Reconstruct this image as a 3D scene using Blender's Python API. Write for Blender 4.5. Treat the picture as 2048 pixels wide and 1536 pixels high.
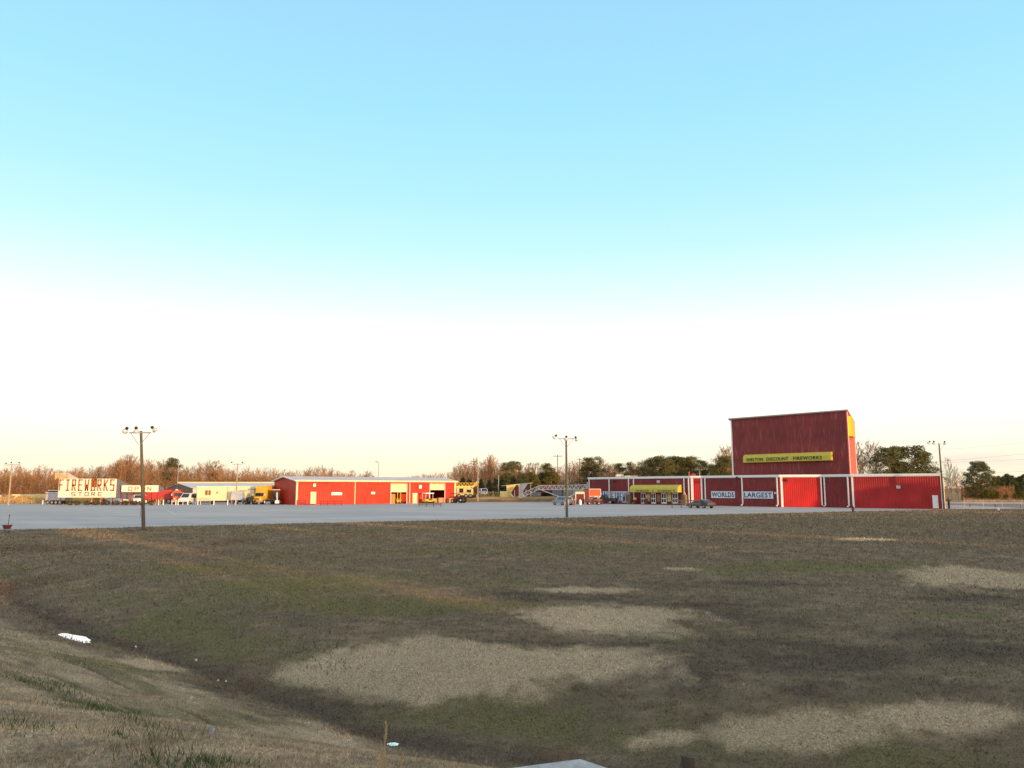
import bpy, math, random
import numpy as np
from mathutils import Vector, Matrix, Euler
for o in list(bpy.data.objects): bpy.data.objects.remove(o)
scene = bpy.context.scene
R = math.radians
# ------------------------------------------------------------------ camera
FPX, CX, CY = 1539.0, 1024.0, 768.0          # focal length and centre in photograph pixels
CAMZ = 3.3
PITCH = math.atan(208.0/FPX)
cd = bpy.data.cameras.new('camera'); cam = bpy.data.objects.new('camera', cd)
scene.collection.objects.link(cam); scene.camera = cam
cam.location = (0, 0, CAMZ); cam.rotation_euler = (R(90)+PITCH, 0, 0)
cd.sensor_fit = 'HORIZONTAL'; cd.sensor_width = 36.0; cd.lens = 36.0*FPX/2048.0
cd.clip_start = 0.1; cd.clip_end = 12000
scene.render.resolution_x = 1024; scene.render.resolution_y = 768
# ------------------------------------------------------------------ sky and sun
SUN_EL = 4.2
SH = Vector((0.66, -0.75, 0)).normalized()
SDIR = Vector((SH.x*math.cos(R(SUN_EL)), SH.y*math.cos(R(SUN_EL)), math.sin(R(SUN_EL))))
world = bpy.data.worlds.new('World'); scene.world = world; world.use_nodes = True
wn = world.node_tree.nodes; wl = world.node_tree.links; wn.clear()
def wnode(t, **k):
    n = wn.new(t)
    for a, b in k.items(): setattr(n, a, b)
    return n
wout = wnode('ShaderNodeOutputWorld'); bg = wnode('ShaderNodeBackground')
sky = wnode('ShaderNodeTexSky', sky_type='NISHITA', sun_disc=False)
sky.sun_elevation = R(SUN_EL); sky.sun_rotation = math.atan2(SH.x, SH.y)
tc = wnode('ShaderNodeTexCoord'); sep = wnode('ShaderNodeSeparateXYZ')
wl.new(tc.outputs['Generated'], sep.inputs[0])
ramp = wnode('ShaderNodeValToRGB'); wl.new(sep.outputs['Z'], ramp.inputs[0])
stops = [(0.0, (1.02,0.90,0.66)), (0.035, (1.04,0.98,0.78)), (0.085, (1.12,1.10,1.0)), (0.15, (1.12,1.12,1.10)), (0.195, (1.02,1.07,1.06)),
         (0.245, (0.80,1.0,1.0)), (0.30, (0.59,0.95,1.0)), (0.37, (0.46,0.87,1.0)), (0.46, (0.38,0.79,1.0)), (0.57, (0.35,0.70,1.0)), (0.72, (0.50,0.66,0.86)), (1.0, (0.56,0.62,0.74))]
el = ramp.color_ramp.elements
while len(el) < len(stops): el.new(0.5)
for e, (p, c) in zip(el, stops): e.position = p; e.color = (*c, 1)
# thin pink cloud streak low on the right
mp = wnode('ShaderNodeMapping'); mp.inputs['Scale'].default_value = (9, 9, 60); wl.new(tc.outputs['Generated'], mp.inputs[0])
cn = wnode('ShaderNodeTexNoise'); cn.inputs['Scale'].default_value = 1.0; cn.inputs['Detail'].default_value = 5; wl.new(mp.outputs[0], cn.inputs[0])
vm = wnode('ShaderNodeVectorMath', operation='SUBTRACT'); wl.new(tc.outputs['Generated'], vm.inputs[0]); vm.inputs[1].default_value = (0.515, 0.857, 0.031)
vs = wnode('ShaderNodeVectorMath', operation='MULTIPLY'); wl.new(vm.outputs[0], vs.inputs[0]); vs.inputs[1].default_value = (20, 8, 110)
vl = wnode('ShaderNodeVectorMath', operation='LENGTH'); wl.new(vs.outputs[0], vl.inputs[0])
m1 = wnode('ShaderNodeMapRange'); wl.new(vl.outputs['Value'], m1.inputs[0]); m1.inputs[1].default_value = 1.3; m1.inputs[2].default_value = 0.2
m2 = wnode('ShaderNodeMapRange'); wl.new(cn.outputs[0], m2.inputs[0]); m2.inputs[1].default_value = 0.35; m2.inputs[2].default_value = 0.6; m2.inputs[4].default_value = 0.5
mm = wnode('ShaderNodeMath', operation='MULTIPLY'); wl.new(m1.outputs[0], mm.inputs[0]); wl.new(m2.outputs[0], mm.inputs[1])
mixc = wnode('ShaderNodeMix', data_type='RGBA'); wl.new(mm.outputs[0], mixc.inputs[0]); wl.new(ramp.outputs[0], mixc.inputs[6]); mixc.inputs[7].default_value = (0.85, 0.66, 0.66, 1)
# sky texture at low strength plus the measured elevation colours
s1 = wnode('ShaderNodeVectorMath', operation='SCALE'); wl.new(sky.outputs[0], s1.inputs[0]); s1.inputs['Scale'].default_value = 0.03
s2 = wnode('ShaderNodeVectorMath', operation='SCALE'); wl.new(mixc.outputs[2], s2.inputs[0]); s2.inputs['Scale'].default_value = 0.98
ad = wnode('ShaderNodeVectorMath', operation='ADD'); wl.new(s1.outputs[0], ad.inputs[0])
# warm glow of the low sun, round the sun's own bearing
dt = wnode('ShaderNodeVectorMath', operation='DOT_PRODUCT'); wl.new(tc.outputs['Generated'], dt.inputs[0]); dt.inputs[1].default_value = tuple(SDIR)
gr_ = wnode('ShaderNodeMapRange', interpolation_type='SMOOTHSTEP'); wl.new(dt.outputs['Value'], gr_.inputs[0]); gr_.inputs[1].default_value = 0.0; gr_.inputs[2].default_value = 1.0
gs_ = wnode('ShaderNodeVectorMath', operation='SCALE'); gs_.inputs[0].default_value = (1.3, 0.85, 0.5); wl.new(gr_.outputs[0], gs_.inputs['Scale'])
ad2 = wnode('ShaderNodeVectorMath', operation='ADD'); wl.new(s2.outputs[0], ad2.inputs[0]); wl.new(gs_.outputs[0], ad2.inputs[1]); wl.new(ad2.outputs[0], ad.inputs[1])
wl.new(ad.outputs[0], bg.inputs[0]); bg.inputs[1].default_value = 1.0; wl.new(bg.outputs[0], wout.inputs[0])
sl = bpy.data.lights.new('sun', 'SUN'); sl.energy = 5.0; sl.angle = R(0.6); sl.color = (1.0, 0.57, 0.24)
sun = bpy.data.objects.new('sun', sl); scene.collection.objects.link(sun)
sun.rotation_euler = SDIR.to_track_quat('Z', 'Y').to_euler(); sun.location = (60, -60, 40)
scene.view_settings.view_transform = 'Standard'; scene.view_settings.look = 'None'
scene.view_settings.exposure = 0.0; scene.view_settings.gamma = 1.0; scene.view_settings.use_curve_mapping = False
scene.render.engine = 'CYCLES'
# ------------------------------------------------------------------ measuring helpers
cP, sP = math.cos(PITCH), math.sin(PITCH)
def ray(px, py):
    xc = (px-CX)/FPX; yc = (CY-py)/FPX
    return Vector((xc, cP-yc*sP, sP+yc*cP))
def P(px, py, Y):
    d = ray(px, py); return Vector((0, 0, CAMZ)) + d*(Y/d.y)
def X(px, Y, py=1000): return P(px, py, Y).x
def Z(py, Y, px=1024): return P(px, py, Y).z
def ground_pt(px, py, z):
    d = ray(px, py); return Vector((0, 0, CAMZ)) + d*((z-CAMZ)/d.z)
# ------------------------------------------------------------------ materials
def lin(c): return c
MATS = {}
def mat(name, col, rough=0.7, metal=0.0, var=0.0, vscale=3.0, bump=0.0, bscale=20.0, spec=0.3, stretch=(1,1,1), col2=None, emit=None):
    if name in MATS: return MATS[name]
    m = bpy.data.materials.new(name); m.use_nodes = True; MATS[name] = m
    nt = m.node_tree; b = nt.nodes['Principled BSDF']
    b.inputs['Roughness'].default_value = rough; b.inputs['Metallic'].default_value = metal
    b.inputs['Specular IOR Level'].default_value = spec
    b.inputs['Base Color'].default_value = (*col, 1)
    if emit: b.inputs['Emission Color'].default_value = (*emit, 1); b.inputs['Emission Strength'].default_value = 1
    if var > 0 or bump > 0:
        t = nt.nodes.new('ShaderNodeTexCoord'); mpn = nt.nodes.new('ShaderNodeMapping'); mpn.inputs['Scale'].default_value = stretch
        nt.links.new(t.outputs['Object'], mpn.inputs[0])
    if var > 0:
        n = nt.nodes.new('ShaderNodeTexNoise'); n.inputs['Scale'].default_value = vscale; n.inputs['Detail'].default_value = 6; n.inputs['Roughness'].default_value = 0.65
        nt.links.new(mpn.outputs[0], n.inputs[0])
        mr = nt.nodes.new('ShaderNodeMapRange'); nt.links.new(n.outputs[0], mr.inputs[0]); mr.inputs[1].default_value = 0.3; mr.inputs[2].default_value = 0.7
        mx = nt.nodes.new('ShaderNodeMix'); mx.data_type = 'RGBA'; nt.links.new(mr.outputs[0], mx.inputs[0])
        c2 = col2 if col2 else tuple(min(1, c*(1+var)) for c in col)
        c1 = col if col2 else tuple(c*(1-var) for c in col)
        mx.inputs[6].default_value = (*c1, 1); mx.inputs[7].default_value = (*c2, 1)
        nt.links.new(mx.outputs[2], b.inputs['Base Color'])
    if bump > 0:
        n = nt.nodes.new('ShaderNodeTexNoise'); n.inputs['Scale'].default_value = bscale; n.inputs['Detail'].default_value = 4
        nt.links.new(mpn.outputs[0], n.inputs[0])
        bp = nt.nodes.new('ShaderNodeBump'); bp.inputs['Strength'].default_value = bump; bp.inputs['Distance'].default_value = 0.05
        nt.links.new(n.outputs[0], bp.inputs['Height']); nt.links.new(bp.outputs[0], b.inputs['Normal'])
    return m
def ribbed(name, col, streak, rib=0.3, amount=0.35, rough=0.5):
    """painted corrugated sheet: ribs along object X, faded vertical streaks"""
    if name in MATS: return MATS[name]
    m = bpy.data.materials.new(name); m.use_nodes = True; MATS[name] = m
    nt = m.node_tree; N = nt.nodes.new; L = nt.links.new; b = nt.nodes['Principled BSDF']
    b.inputs['Roughness'].default_value = rough; b.inputs['Specular IOR Level'].default_value = 0.3
    t = N('ShaderNodeTexCoord'); sp = N('ShaderNodeSeparateXYZ'); L(t.outputs['Object'], sp.inputs[0])
    mu = N('ShaderNodeMath'); mu.operation = 'MULTIPLY'; L(sp.outputs['X'], mu.inputs[0]); mu.inputs[1].default_value = 1.0/rib
    fr = N('ShaderNodeMath'); fr.operation = 'PINGPONG'; L(mu.outputs[0], fr.inputs[0]); fr.inputs[1].default_value = 0.5
    mr = N('ShaderNodeMapRange'); mr.interpolation_type = 'SMOOTHSTEP'; L(fr.outputs[0], mr.inputs[0]); mr.inputs[1].default_value = 0.28; mr.inputs[2].default_value = 0.46
    bp = N('ShaderNodeBump'); bp.inputs['Distance'].default_value = 0.04; bp.inputs['Strength'].default_value = 1.0
    L(mr.outputs[0], bp.inputs['Height']); L(bp.outputs[0], b.inputs['Normal'])
    mp1 = N('ShaderNodeMapping'); mp1.inputs['Scale'].default_value = (6.0, 6.0, 0.35); L(t.outputs['Object'], mp1.inputs[0])
    n1 = N('ShaderNodeTexNoise'); n1.inputs['Scale'].default_value = 1.0; n1.inputs['Detail'].default_value = 5; L(mp1.outputs[0], n1.inputs[0])
    r1 = N('ShaderNodeMapRange'); L(n1.outputs[0], r1.inputs[0]); r1.inputs[1].default_value = 0.56; r1.inputs[2].default_value = 0.72; r1.inputs[4].default_value = amount
    mx = N('ShaderNodeMix'); mx.data_type = 'RGBA'; L(r1.outputs[0], mx.inputs[0]); mx.inputs[6].default_value = (*col, 1); mx.inputs[7].default_value = (*streak, 1)
    n2 = N('ShaderNodeTexNoise'); n2.inputs['Scale'].default_value = 0.35; n2.inputs['Detail'].default_value = 3; L(t.outputs['Object'], n2.inputs[0])
    r2 = N('ShaderNodeMapRange'); L(n2.outputs[0], r2.inputs[0]); r2.inputs[1].default_value = 0.3; r2.inputs[2].default_value = 0.7; r2.inputs[3].default_value = 0.74; r2.inputs[4].default_value = 1.18
    m2 = N('ShaderNodeVectorMath'); m2.operation = 'SCALE'; L(mx.outputs[2], m2.inputs[0]); L(r2.outputs[0], m2.inputs['Scale'])
    L(m2.outputs[0], b.inputs['Base Color'])
    return m
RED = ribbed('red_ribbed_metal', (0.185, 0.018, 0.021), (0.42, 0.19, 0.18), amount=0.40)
RED2 = ribbed('sunlit_red_ribbed_metal', (0.46, 0.010, 0.012), (0.55, 0.07, 0.06), rib=0.34, amount=0.3)  # store metal with sunlight put into its colour, for the sun-facing facets
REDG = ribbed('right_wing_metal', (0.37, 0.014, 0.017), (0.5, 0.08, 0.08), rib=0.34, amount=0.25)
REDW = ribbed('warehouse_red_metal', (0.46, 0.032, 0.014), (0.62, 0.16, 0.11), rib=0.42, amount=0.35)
WHITE = mat('white_trim_paint', (0.76, 0.74, 0.72), 0.45, var=0.06, vscale=2)
OFFW = mat('cream_painted_metal', (0.66, 0.58, 0.38), 0.5, var=0.08, vscale=1.2)
GALV = mat('galvanised_roof', (0.50, 0.48, 0.50), 0.45, 0.0, var=0.15, vscale=0.5)
DARK = mat('dark_rubber', (0.018, 0.018, 0.02), 0.8, var=0.2, vscale=6)
BLACKM = mat('black_metal', (0.025, 0.025, 0.028), 0.5, var=0.2, vscale=4)
GLASS = mat('dark_window_glass', (0.02, 0.025, 0.03), 0.08, 0.0, spec=0.6, var=0.2, vscale=3)
GREYM = mat('grey_steel', (0.30, 0.30, 0.31), 0.5, 0.3, var=0.12, vscale=3)
LAMPM = mat('lamp_reflector_glass', (0.62, 0.60, 0.58), 0.2, 0.4, var=0.08, vscale=6)
WOODP = mat('weathered_pole_wood', (0.105, 0.085, 0.062), 0.9, var=0.3, vscale=5, bump=0.3, bscale=30, stretch=(3,3,0.5))
YEL = mat('yellow_sign_vinyl', (0.50, 0.42, 0.065), 0.55, var=0.10, vscale=1.6)
YELM = mat('yellow_machine_paint', (0.62, 0.38, 0.05), 0.5, var=0.2, vscale=2)
TANM = mat('tan_machine_paint', (0.50, 0.34, 0.14), 0.6, var=0.3, vscale=2.5)
REDP = mat('red_vehicle_paint', (0.42, 0.03, 0.03), 0.35, var=0.12, vscale=2, spec=0.5)
DRED = mat('dull_red_paint', (0.15, 0.028, 0.025), 0.6, var=0.3, vscale=4)
ORNG = mat('orange_paint', (0.72, 0.10, 0.03), 0.5, var=0.08, vscale=2)
NAVY = mat('navy_lettering', (0.02, 0.03, 0.10), 0.6, var=0.15, vscale=5)
BLKL = mat('black_lettering', (0.015, 0.013, 0.012), 0.6, var=0.1, vscale=5)
REDL = mat('orange_red_lettering', (0.42, 0.10, 0.02), 0.6, var=0.15, vscale=4)
BRNL = mat('brown_lettering', (0.20, 0.14, 0.06), 0.6, var=0.15, vscale=4)
CONC = mat('pale_concrete', (0.37, 0.375, 0.37), 0.85, var=0.28, vscale=3, bump=0.2, bscale=40)
CARD = mat('cardboard', (0.42, 0.27, 0.13), 0.9, var=0.12, vscale=3)
SILV = mat('silver_car_paint', (0.27, 0.31, 0.37), 0.3, 0.1, var=0.05, vscale=2, spec=0.5)
DCAR = mat('dark_grey_car_paint', (0.10, 0.08, 0.085), 0.3, 0.3, var=0.1, vscale=2, spec=0.5)
WCAR = mat('white_vehicle_paint', (0.70, 0.69, 0.68), 0.35, var=0.05, vscale=2, spec=0.5)
BLUEB = mat('pale_blue_board', (0.60, 0.62, 0.70), 0.6, var=0.08, vscale=2)
BARK = mat('bare_bark', (0.42, 0.27, 0.145), 0.9, var=0.3, vscale=1.2)
TWIG = mat('bare_twigs', (0.30, 0.162, 0.080), 0.9, var=0.35, vscale=0.6)
PBARK = mat('pine_bark', (0.20, 0.12, 0.08), 0.9, var=0.3, vscale=2)
PINE = mat('pine_needles', (0.055, 0.068, 0.022), 0.8, var=0.35, vscale=0.5, col2=(0.13, 0.12, 0.035))
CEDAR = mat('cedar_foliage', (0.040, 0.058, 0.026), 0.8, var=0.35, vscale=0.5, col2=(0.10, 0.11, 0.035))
OLIVE = mat('sunlit_cedar_foliage', (0.10, 0.095, 0.02), 0.8, var=0.35, vscale=0.6, col2=(0.17, 0.13, 0.03))  # cedar green shifted to olive to carry the sunlight
HEDGE = mat('boxwood_leaves', (0.05, 0.05, 0.014), 0.8, var=0.3, vscale=2, col2=(0.12, 0.09, 0.025))
# ------------------------------------------------------------------ mesh builder
col = scene.collection
class MB:
    def __init__(s): s.v = []; s.f = []
    def add(s, v, f):
        b = len(s.v); s.v += [tuple(p) for p in v]; s.f += [tuple(b+i for i in q) for q in f]; return s
    def box(s, c, d, rz=0.0, ry=0.0, taper=1.0):
        hx, hy, hz = d[0]/2, d[1]/2, d[2]/2
        m = Matrix.Rotation(rz, 3, 'Z') @ Matrix.Rotation(ry, 3, 'Y'); vs = []
        for z in (-hz, hz):
            k = taper if z > 0 else 1
            for x, y in ((-hx,-hy),(hx,-hy),(hx,hy),(-hx,hy)): vs.append(Vector(c) + m @ Vector((x*k, y*k, z)))
        return s.add(vs, [(0,3,2,1),(4,5,6,7),(0,1,5,4),(1,2,6,5),(2,3,7,6),(3,0,4,7)])
    def bx(s, x0, x1, y0, y1, z0, z1): return s.box(((x0+x1)/2,(y0+y1)/2,(z0+z1)/2), (abs(x1-x0),abs(y1-y0),abs(z1-z0)))
    def beam(s, p, q, r, r2=None, n=6, caps=True):
        p = Vector(p); q = Vector(q); d = q-p
        if d.length < 1e-6: return s
        r2 = r if r2 is None else r2
        a = d.orthogonal().normalized(); b = d.normalized().cross(a); vs = []
        for c, rr in ((p, r), (q, r2)):
            for i in range(n):
                t = 2*math.pi*(i+0.5)/n; vs.append(c + a*math.cos(t)*rr + b*math.sin(t)*rr)
        f = [(i, (i+1) % n, n+(i+1) % n, n+i) for i in range(n)]
        if caps: f += [tuple(range(n-1, -1, -1)), tuple(range(n, 2*n))]
        return s.add(vs, f)
    def lathe(s, prof, c=(0,0,0), n=16, axis='Z'):
        vs = []; c = Vector(c)
        for r, h in prof:
            for i in range(n):
                t = 2*math.pi*i/n; x, y = r*math.cos(t), r*math.sin(t)
                vs.append(c + (Vector((x,y,h)) if axis == 'Z' else Vector((x,h,y)) if axis == 'Y' else Vector((h,x,y))))
        f = []
        for k in range(len(prof)-1):
            for i in range(n):
                f.append((k*n+i, k*n+(i+1) % n, (k+1)*n+(i+1) % n, (k+1)*n+i))
        f += [tuple(range(n-1, -1, -1)), tuple(range((len(prof)-1)*n, len(prof)*n))]
        return s.add(vs, f)
    def prism_xz(s, poly, y0, y1, inset=0.0):
        """polygon in XZ extruded along Y; inset narrows the upper part"""
        n = len(poly); zs = [p[1] for p in poly]; zl, zh = min(zs), max(zs)
        k = lambda z: inset*(z-zl)/max(1e-6, zh-zl)
        vs = [(x, y0+k(z), z) for x, z in poly] + [(x, y1-k(z), z) for x, z in poly]
        f = [tuple(range(n-1, -1, -1)), tuple(range(n, 2*n))] + [(i, (i+1) % n, n+(i+1) % n, n+i) for i in range(n)]
        return s.add(vs, f)
    def tri(s, a, b, c): return s.add([a, b, c], [(0,1,2)])
def mesh_of(mb, name, m, bevel=0):
    me = bpy.data.meshes.new(name); me.from_pydata([tuple(v) for v in mb.v], [], mb.f); me.materials.append(m); me.update(); return me
def link(name, me, parent=None, loc=(0,0,0), rz=0.0):
    o = bpy.data.objects.new(name, me); col.objects.link(o); o.location = loc; o.rotation_euler = (0, 0, rz)
    if parent: o.parent = parent
    return o
def tag(o, label=None, cat=None, group=None, kind=None):
    if label: o['label'] = label
    if cat: o['category'] = cat
    if group: o['group'] = group
    if kind: o['kind'] = kind
    return o
def thing(name, label, cat, loc=(0,0,0), rz=0.0, group=None):
    return tag(link(name, None, None, loc, rz), label, cat, group)
def part(name, mb, m, parent, loc=(0,0,0), rz=0.0, label=None):
    o = link(name, mesh_of(mb, name, m), parent, loc, rz)
    if label: o['label'] = label
    return o
def single(name, mb, m, label, cat, loc=(0,0,0), rz=0.0, group=None, kind=None):
    return tag(link(name, mesh_of(mb, name, m), None, loc, rz), label, cat, group, kind)
def struct(name, me): o = link(name, me); o['kind'] = 'structure'; return o
def children(o): return [c for c in bpy.data.objects if c.parent == o]
def copy_tree(o, label=None, group=None):
    c = o.copy(); col.objects.link(c)
    if label: c['label'] = label
    if group: c['group'] = group
    for ch in children(o):
        d = ch.copy(); col.objects.link(d); d.parent = c
        for g in children(ch):
            e = g.copy(); col.objects.link(e); e.parent = d
    return c
def text_mb(s, w, h, depth=0.012):
    """lettering fitted to w x h, standing in XZ, facing -Y, centred on x, bottom at z=0"""
    cu = bpy.data.curves.new('t', 'FONT'); cu.body = s; cu.size = 1; cu.extrude = 0.02; cu.offset = 0.018; cu.space_character = 1.08; cu.resolution_u = 3
    ob = bpy.data.objects.new('t', cu); col.objects.link(ob)
    dg = bpy.context.evaluated_depsgraph_get(); ev = ob.evaluated_get(dg); me = ev.to_mesh()
    vs = [v.co.copy() for v in me.vertices]; fs = [tuple(p.vertices) for p in me.polygons]; ev.to_mesh_clear()
    bpy.data.objects.remove(ob); bpy.data.curves.remove(cu)
    x0 = min(v.x for v in vs); x1 = max(v.x for v in vs); y0 = min(v.y for v in vs); y1 = max(v.y for v in vs)
    mb = MB(); mb.add([((v.x-x0)/(x1-x0)*w - w/2, -(v.z/0.02)*depth, (v.y-y0)/(y1-y0)*h) for v in vs], fs); return mb
STROKE = {'F':[(0,0,0,1),(0,1,1,1),(0,.52,.7,.52)], 'I':[(.5,0,.5,1),(.1,1,.9,1),(.1,0,.9,0)], 'R':[(0,0,0,1),(0,1,.9,1),(.9,1,.9,.5),(.9,.5,0,.5),(.35,.5,.95,0)],
 'E':[(0,0,0,1),(0,1,1,1),(0,.52,.8,.52),(0,0,1,0)], 'W':[(0,1,.15,0),(.15,0,.5,.5),(.5,.5,.85,0),(.85,0,1,1)], 'O':[(0,0,0,1),(0,1,1,1),(1,1,1,0),(1,0,0,0)],
 'K':[(0,0,0,1),(0,.45,1,1),(.3,.55,1,0)], 'S':[(1,1,0,1),(0,1,0,.52),(0,.52,1,.52),(1,.52,1,0),(1,0,0,0)], 'T':[(0,1,1,1),(.5,1,.5,0)],
 'P':[(0,0,0,1),(0,1,.95,1),(.95,1,.95,.45),(.95,.45,0,.45)], 'N':[(0,0,0,1),(0,1,1,0),(1,0,1,1)]}
def strokes(word, x0, z0, lw, lh, pitch, t):
    mb = MB()
    for i, ch in enumerate(word):
        if ch not in STROKE: continue
        ox = x0 + i*pitch
        for a, b, c, d in STROKE[ch]:
            p = Vector((ox+a*lw, 0, z0+b*lh)); q = Vector((ox+c*lw, 0, z0+d*lh)); dr = (q-p).normalized()*t/2*0.98
            p -= dr; q += dr; n = Vector((-dr.z, 0, dr.x))
            vs = [p+n, q+n, q-n, p-n]; y = -0.03
            mb.add([(v.x, y-0.001*(i % 2), v.z) for v in vs] + [(v.x, 0.0, v.z) for v in vs], [(0,1,2,3),(7,6,5,4),(0,4,5,1),(1,5,6,2),(2,6,7,3),(3,7,4,0)])
    return mb
# ------------------------------------------------------------------ terrain
rng = np.random.default_rng(7); random.seed(11)
def hsh(ix, iy, s):
    n = (ix*374761393 + iy*668265263 + s*1442695041) & 0x7fffffff
    n = ((n ^ (n >> 13))*1274126177) & 0x7fffffff
    return ((n ^ (n >> 16)) & 0xffff)/65535.0
def vn(x, y, s=0):
    ix = np.floor(x).astype(np.int64); iy = np.floor(y).astype(np.int64); fx = x-ix; fy = y-iy
    fx = fx*fx*(3-2*fx); fy = fy*fy*(3-2*fy)
    return (hsh(ix,iy,s)*(1-fx)+hsh(ix+1,iy,s)*fx)*(1-fy) + (hsh(ix,iy+1,s)*(1-fx)+hsh(ix+1,iy+1,s)*fx)*fy
def fbm(x, y, s=0, o=4):
    r = 0; a = 0.5; t = 0
    for k in range(o): r = r + a*vn(x*2**k, y*2**k, s+k*17); t += a; a *= 0.5
    return r/t
def sst(t): t = np.clip(t, 0, 1); return t*t*(3-2*t)
DITCH = [(-700,1040,-0.3),(-260,1115,-0.7),(0,1186,-0.95),(110,1250,-1.1),(200,1285,-1.2),(430,1355,-1.5),(600,1420,-1.7),(770,1488,-1.85),(1060,1535,-1.95),(1340,1580,-2.0),(1900,1640,-2.05),(3000,1700,-2.1)]
DP = [ground_pt(a, b, c) for a, b, c in DITCH]
LP0 = np.array([-41.0, 62.0]); LU = np.array([0.879, 0.476]); LV = np.array([0.476, -0.879])
def ditch_sd(x, y):
    best = np.full(np.shape(x), 1e9); sg = np.zeros(np.shape(x)); zd = np.zeros(np.shape(x))
    for a, b in zip(DP[:-1], DP[1:]):
        dx, dy = b.x-a.x, b.y-a.y; L2 = dx*dx+dy*dy
        t = np.clip(((x-a.x)*dx+(y-a.y)*dy)/L2, 0, 1)
        ex = x-(a.x+t*dx); ey = y-(a.y+t*dy); d = np.hypot(ex, ey); cr = (dx*ey-dy*ex)
        m = d < best; best = np.where(m, d, best); sg = np.where(m, np.sign(cr), sg); zd = np.where(m, a.z+t*(b.z-a.z), zd)
    return best*sg, zd
def lot_sd(x, y): return (x-LP0[0])*LV[0] + (y-LP0[1])*LV[1]
def height(x, y, fine=True):
    x = np.asarray(x, float); y = np.asarray(y, float)
    s, zd = ditch_sd(x, y)
    zf = zd*(0.50*(1-sst(s/5.0)) + 0.50*(1-sst(s/34.0)))
    b = np.maximum(-s, 0)
    zb = zd + (1.68-zd)*(0.35*sst(b/10.6)+0.65*np.clip(b/10.6, 0, 1))
    zb = zb - 0.05*np.exp(-((b-3.6)/0.25)**2) - 0.04*np.exp(-((b-5.0)/0.2)**2) + 0.03*np.exp(-((b-4.2)/0.4)**2)
    z = np.where(s > 0, zf, zb)
    z = z + 0.10*(1-sst((np.abs(s))/0.9))*0 
    ls = lot_sd(x, y)
    beyond = ls < 0
    z = np.where(beyond, -0.06*sst((-ls-1.2)/2.0), z)
    z = np.where((ls >= 0) & (ls < 2.0) & (s > 0), z*sst(ls/2.0) - 0.0*ls, z)
    # grassy rise behind the lot that the parked machines stand on
    k = sst((x+13)/5)*sst((27-x)/5)*sst((y-183)/7)*sst((250-y)/10)
    z = np.where(beyond, z + 1.15*k, z)
    if fine:
        n = (fbm(x*0.35, y*0.35, 3)-0.5)*0.16 + (fbm(x*1.7, y*1.7, 9)-0.5)*0.07 + (vn(x*6, y*6, 21)-0.5)*0.02
        w = sst(ls/6.0)*(1-0.6*sst((np.hypot(x,y)-50)/30))
        z = z + n*w
    return z
def hit(px, py):
    d = ray(px, py); lo = 2.0
    t = np.concatenate([np.arange(2, 60, 0.05), np.arange(60, 400, 0.5)])
    zz = height(d.x*t, d.y*t, False) - (CAMZ + d.z*t)
    k = int(np.argmax(zz > 0)); return Vector((d.x*t[k], d.y*t[k], float(height(d.x*t[k], d.y*t[k]))))
# colour zones of the turf: straw, green and dark thatch
def ell(cx, cy, wx, hy, soft=0.9):
    c = hit(cx, cy); a = hit(cx, cy-hy); b = hit(cx, cy+hy) if cy+hy < 1536 else hit(cx, 1535)
    return (c.x, (a.y+b.y)/2, wx*c.y/FPX, max(0.3, abs(a.y-b.y)/2), soft)
STRAW = [ell(940,1348,430,78), ell(730,1335,290,66), ell(1130,1350,270,72), ell(1210,1239,262,37), ell(1970,1161,215,33), ell(1600,1468,250,55), ell(1320,1480,110,22), ell(1740,1080,70,5), ell(1360,1137,60,5),
         ell(1160,1180,120,9), ell(980,1500,90,14), ell(1900,1440,200,32), ell(650,1470,170,32), ell(330,1330,130,20), ell(60,1480,260,55)]
GREENZ = [ell(1050,1450,260,32), ell(640,1165,420,40), ell(330,1215,260,50), ell(520,1120,300,18), ell(1600,1135,330,16), ell(1400,1400,170,26), ell(160,1330,160,30), ell(420,1430,120,30), ell(1330,1290,80,14), ell(1900,1230,200,18),
          ell(1000,1100,420,14), ell(880,1060,400,7), ell(250,1270,160,20), ell(820,1270,200,10), ell(700,1440,150,20), ell(300,1150,220,30), ell(760,1215,380,24)]
DARKZ = [ell(1620,1330,360,90), ell(1480,1230,250,50), ell(1750,1390,260,40), ell(1150,1195,260,16), ell(1000,1290,200,12), ell(1500,1170,300,14), ell(1900,1290,260,50), ell(700,1420,170,28), ell(850,1455,120,22), ell(450,1375,140,26), ell(1150,1290,420,10), ell(1900,1200,220,14), ell(1380,1350,90,60)]
RUST_SUN = [ell(460,1368,100,18), ell(240,1293,70,7), ell(1110,1508,50,5), ell(20,1175,110,14), ell(700,1470,60,10), ell(60,1100,140,10), ell(1240,1050,150,5), ell(450,1085,60,10)]  # reddish dead grass; the last two ellipses paint orange sun streaks
def zone(x, y, Z):
    r = np.zeros(np.shape(x))
    wx = (fbm(x*0.45, y*0.45, 31)-0.5); wy = (fbm(x*0.45, y*0.45, 57)-0.5); w2 = (fbm(x*2.2, y*2.2, 71)-0.5)
    for cx, cy, a, b, sf in Z:
        d = np.hypot((x-cx)/a, (y-cy)/b) + wx*0.75 + wy*0.3 + w2*0.32
        r = np.maximum(r, sst((1.15-d)/sf))
    return r
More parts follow.
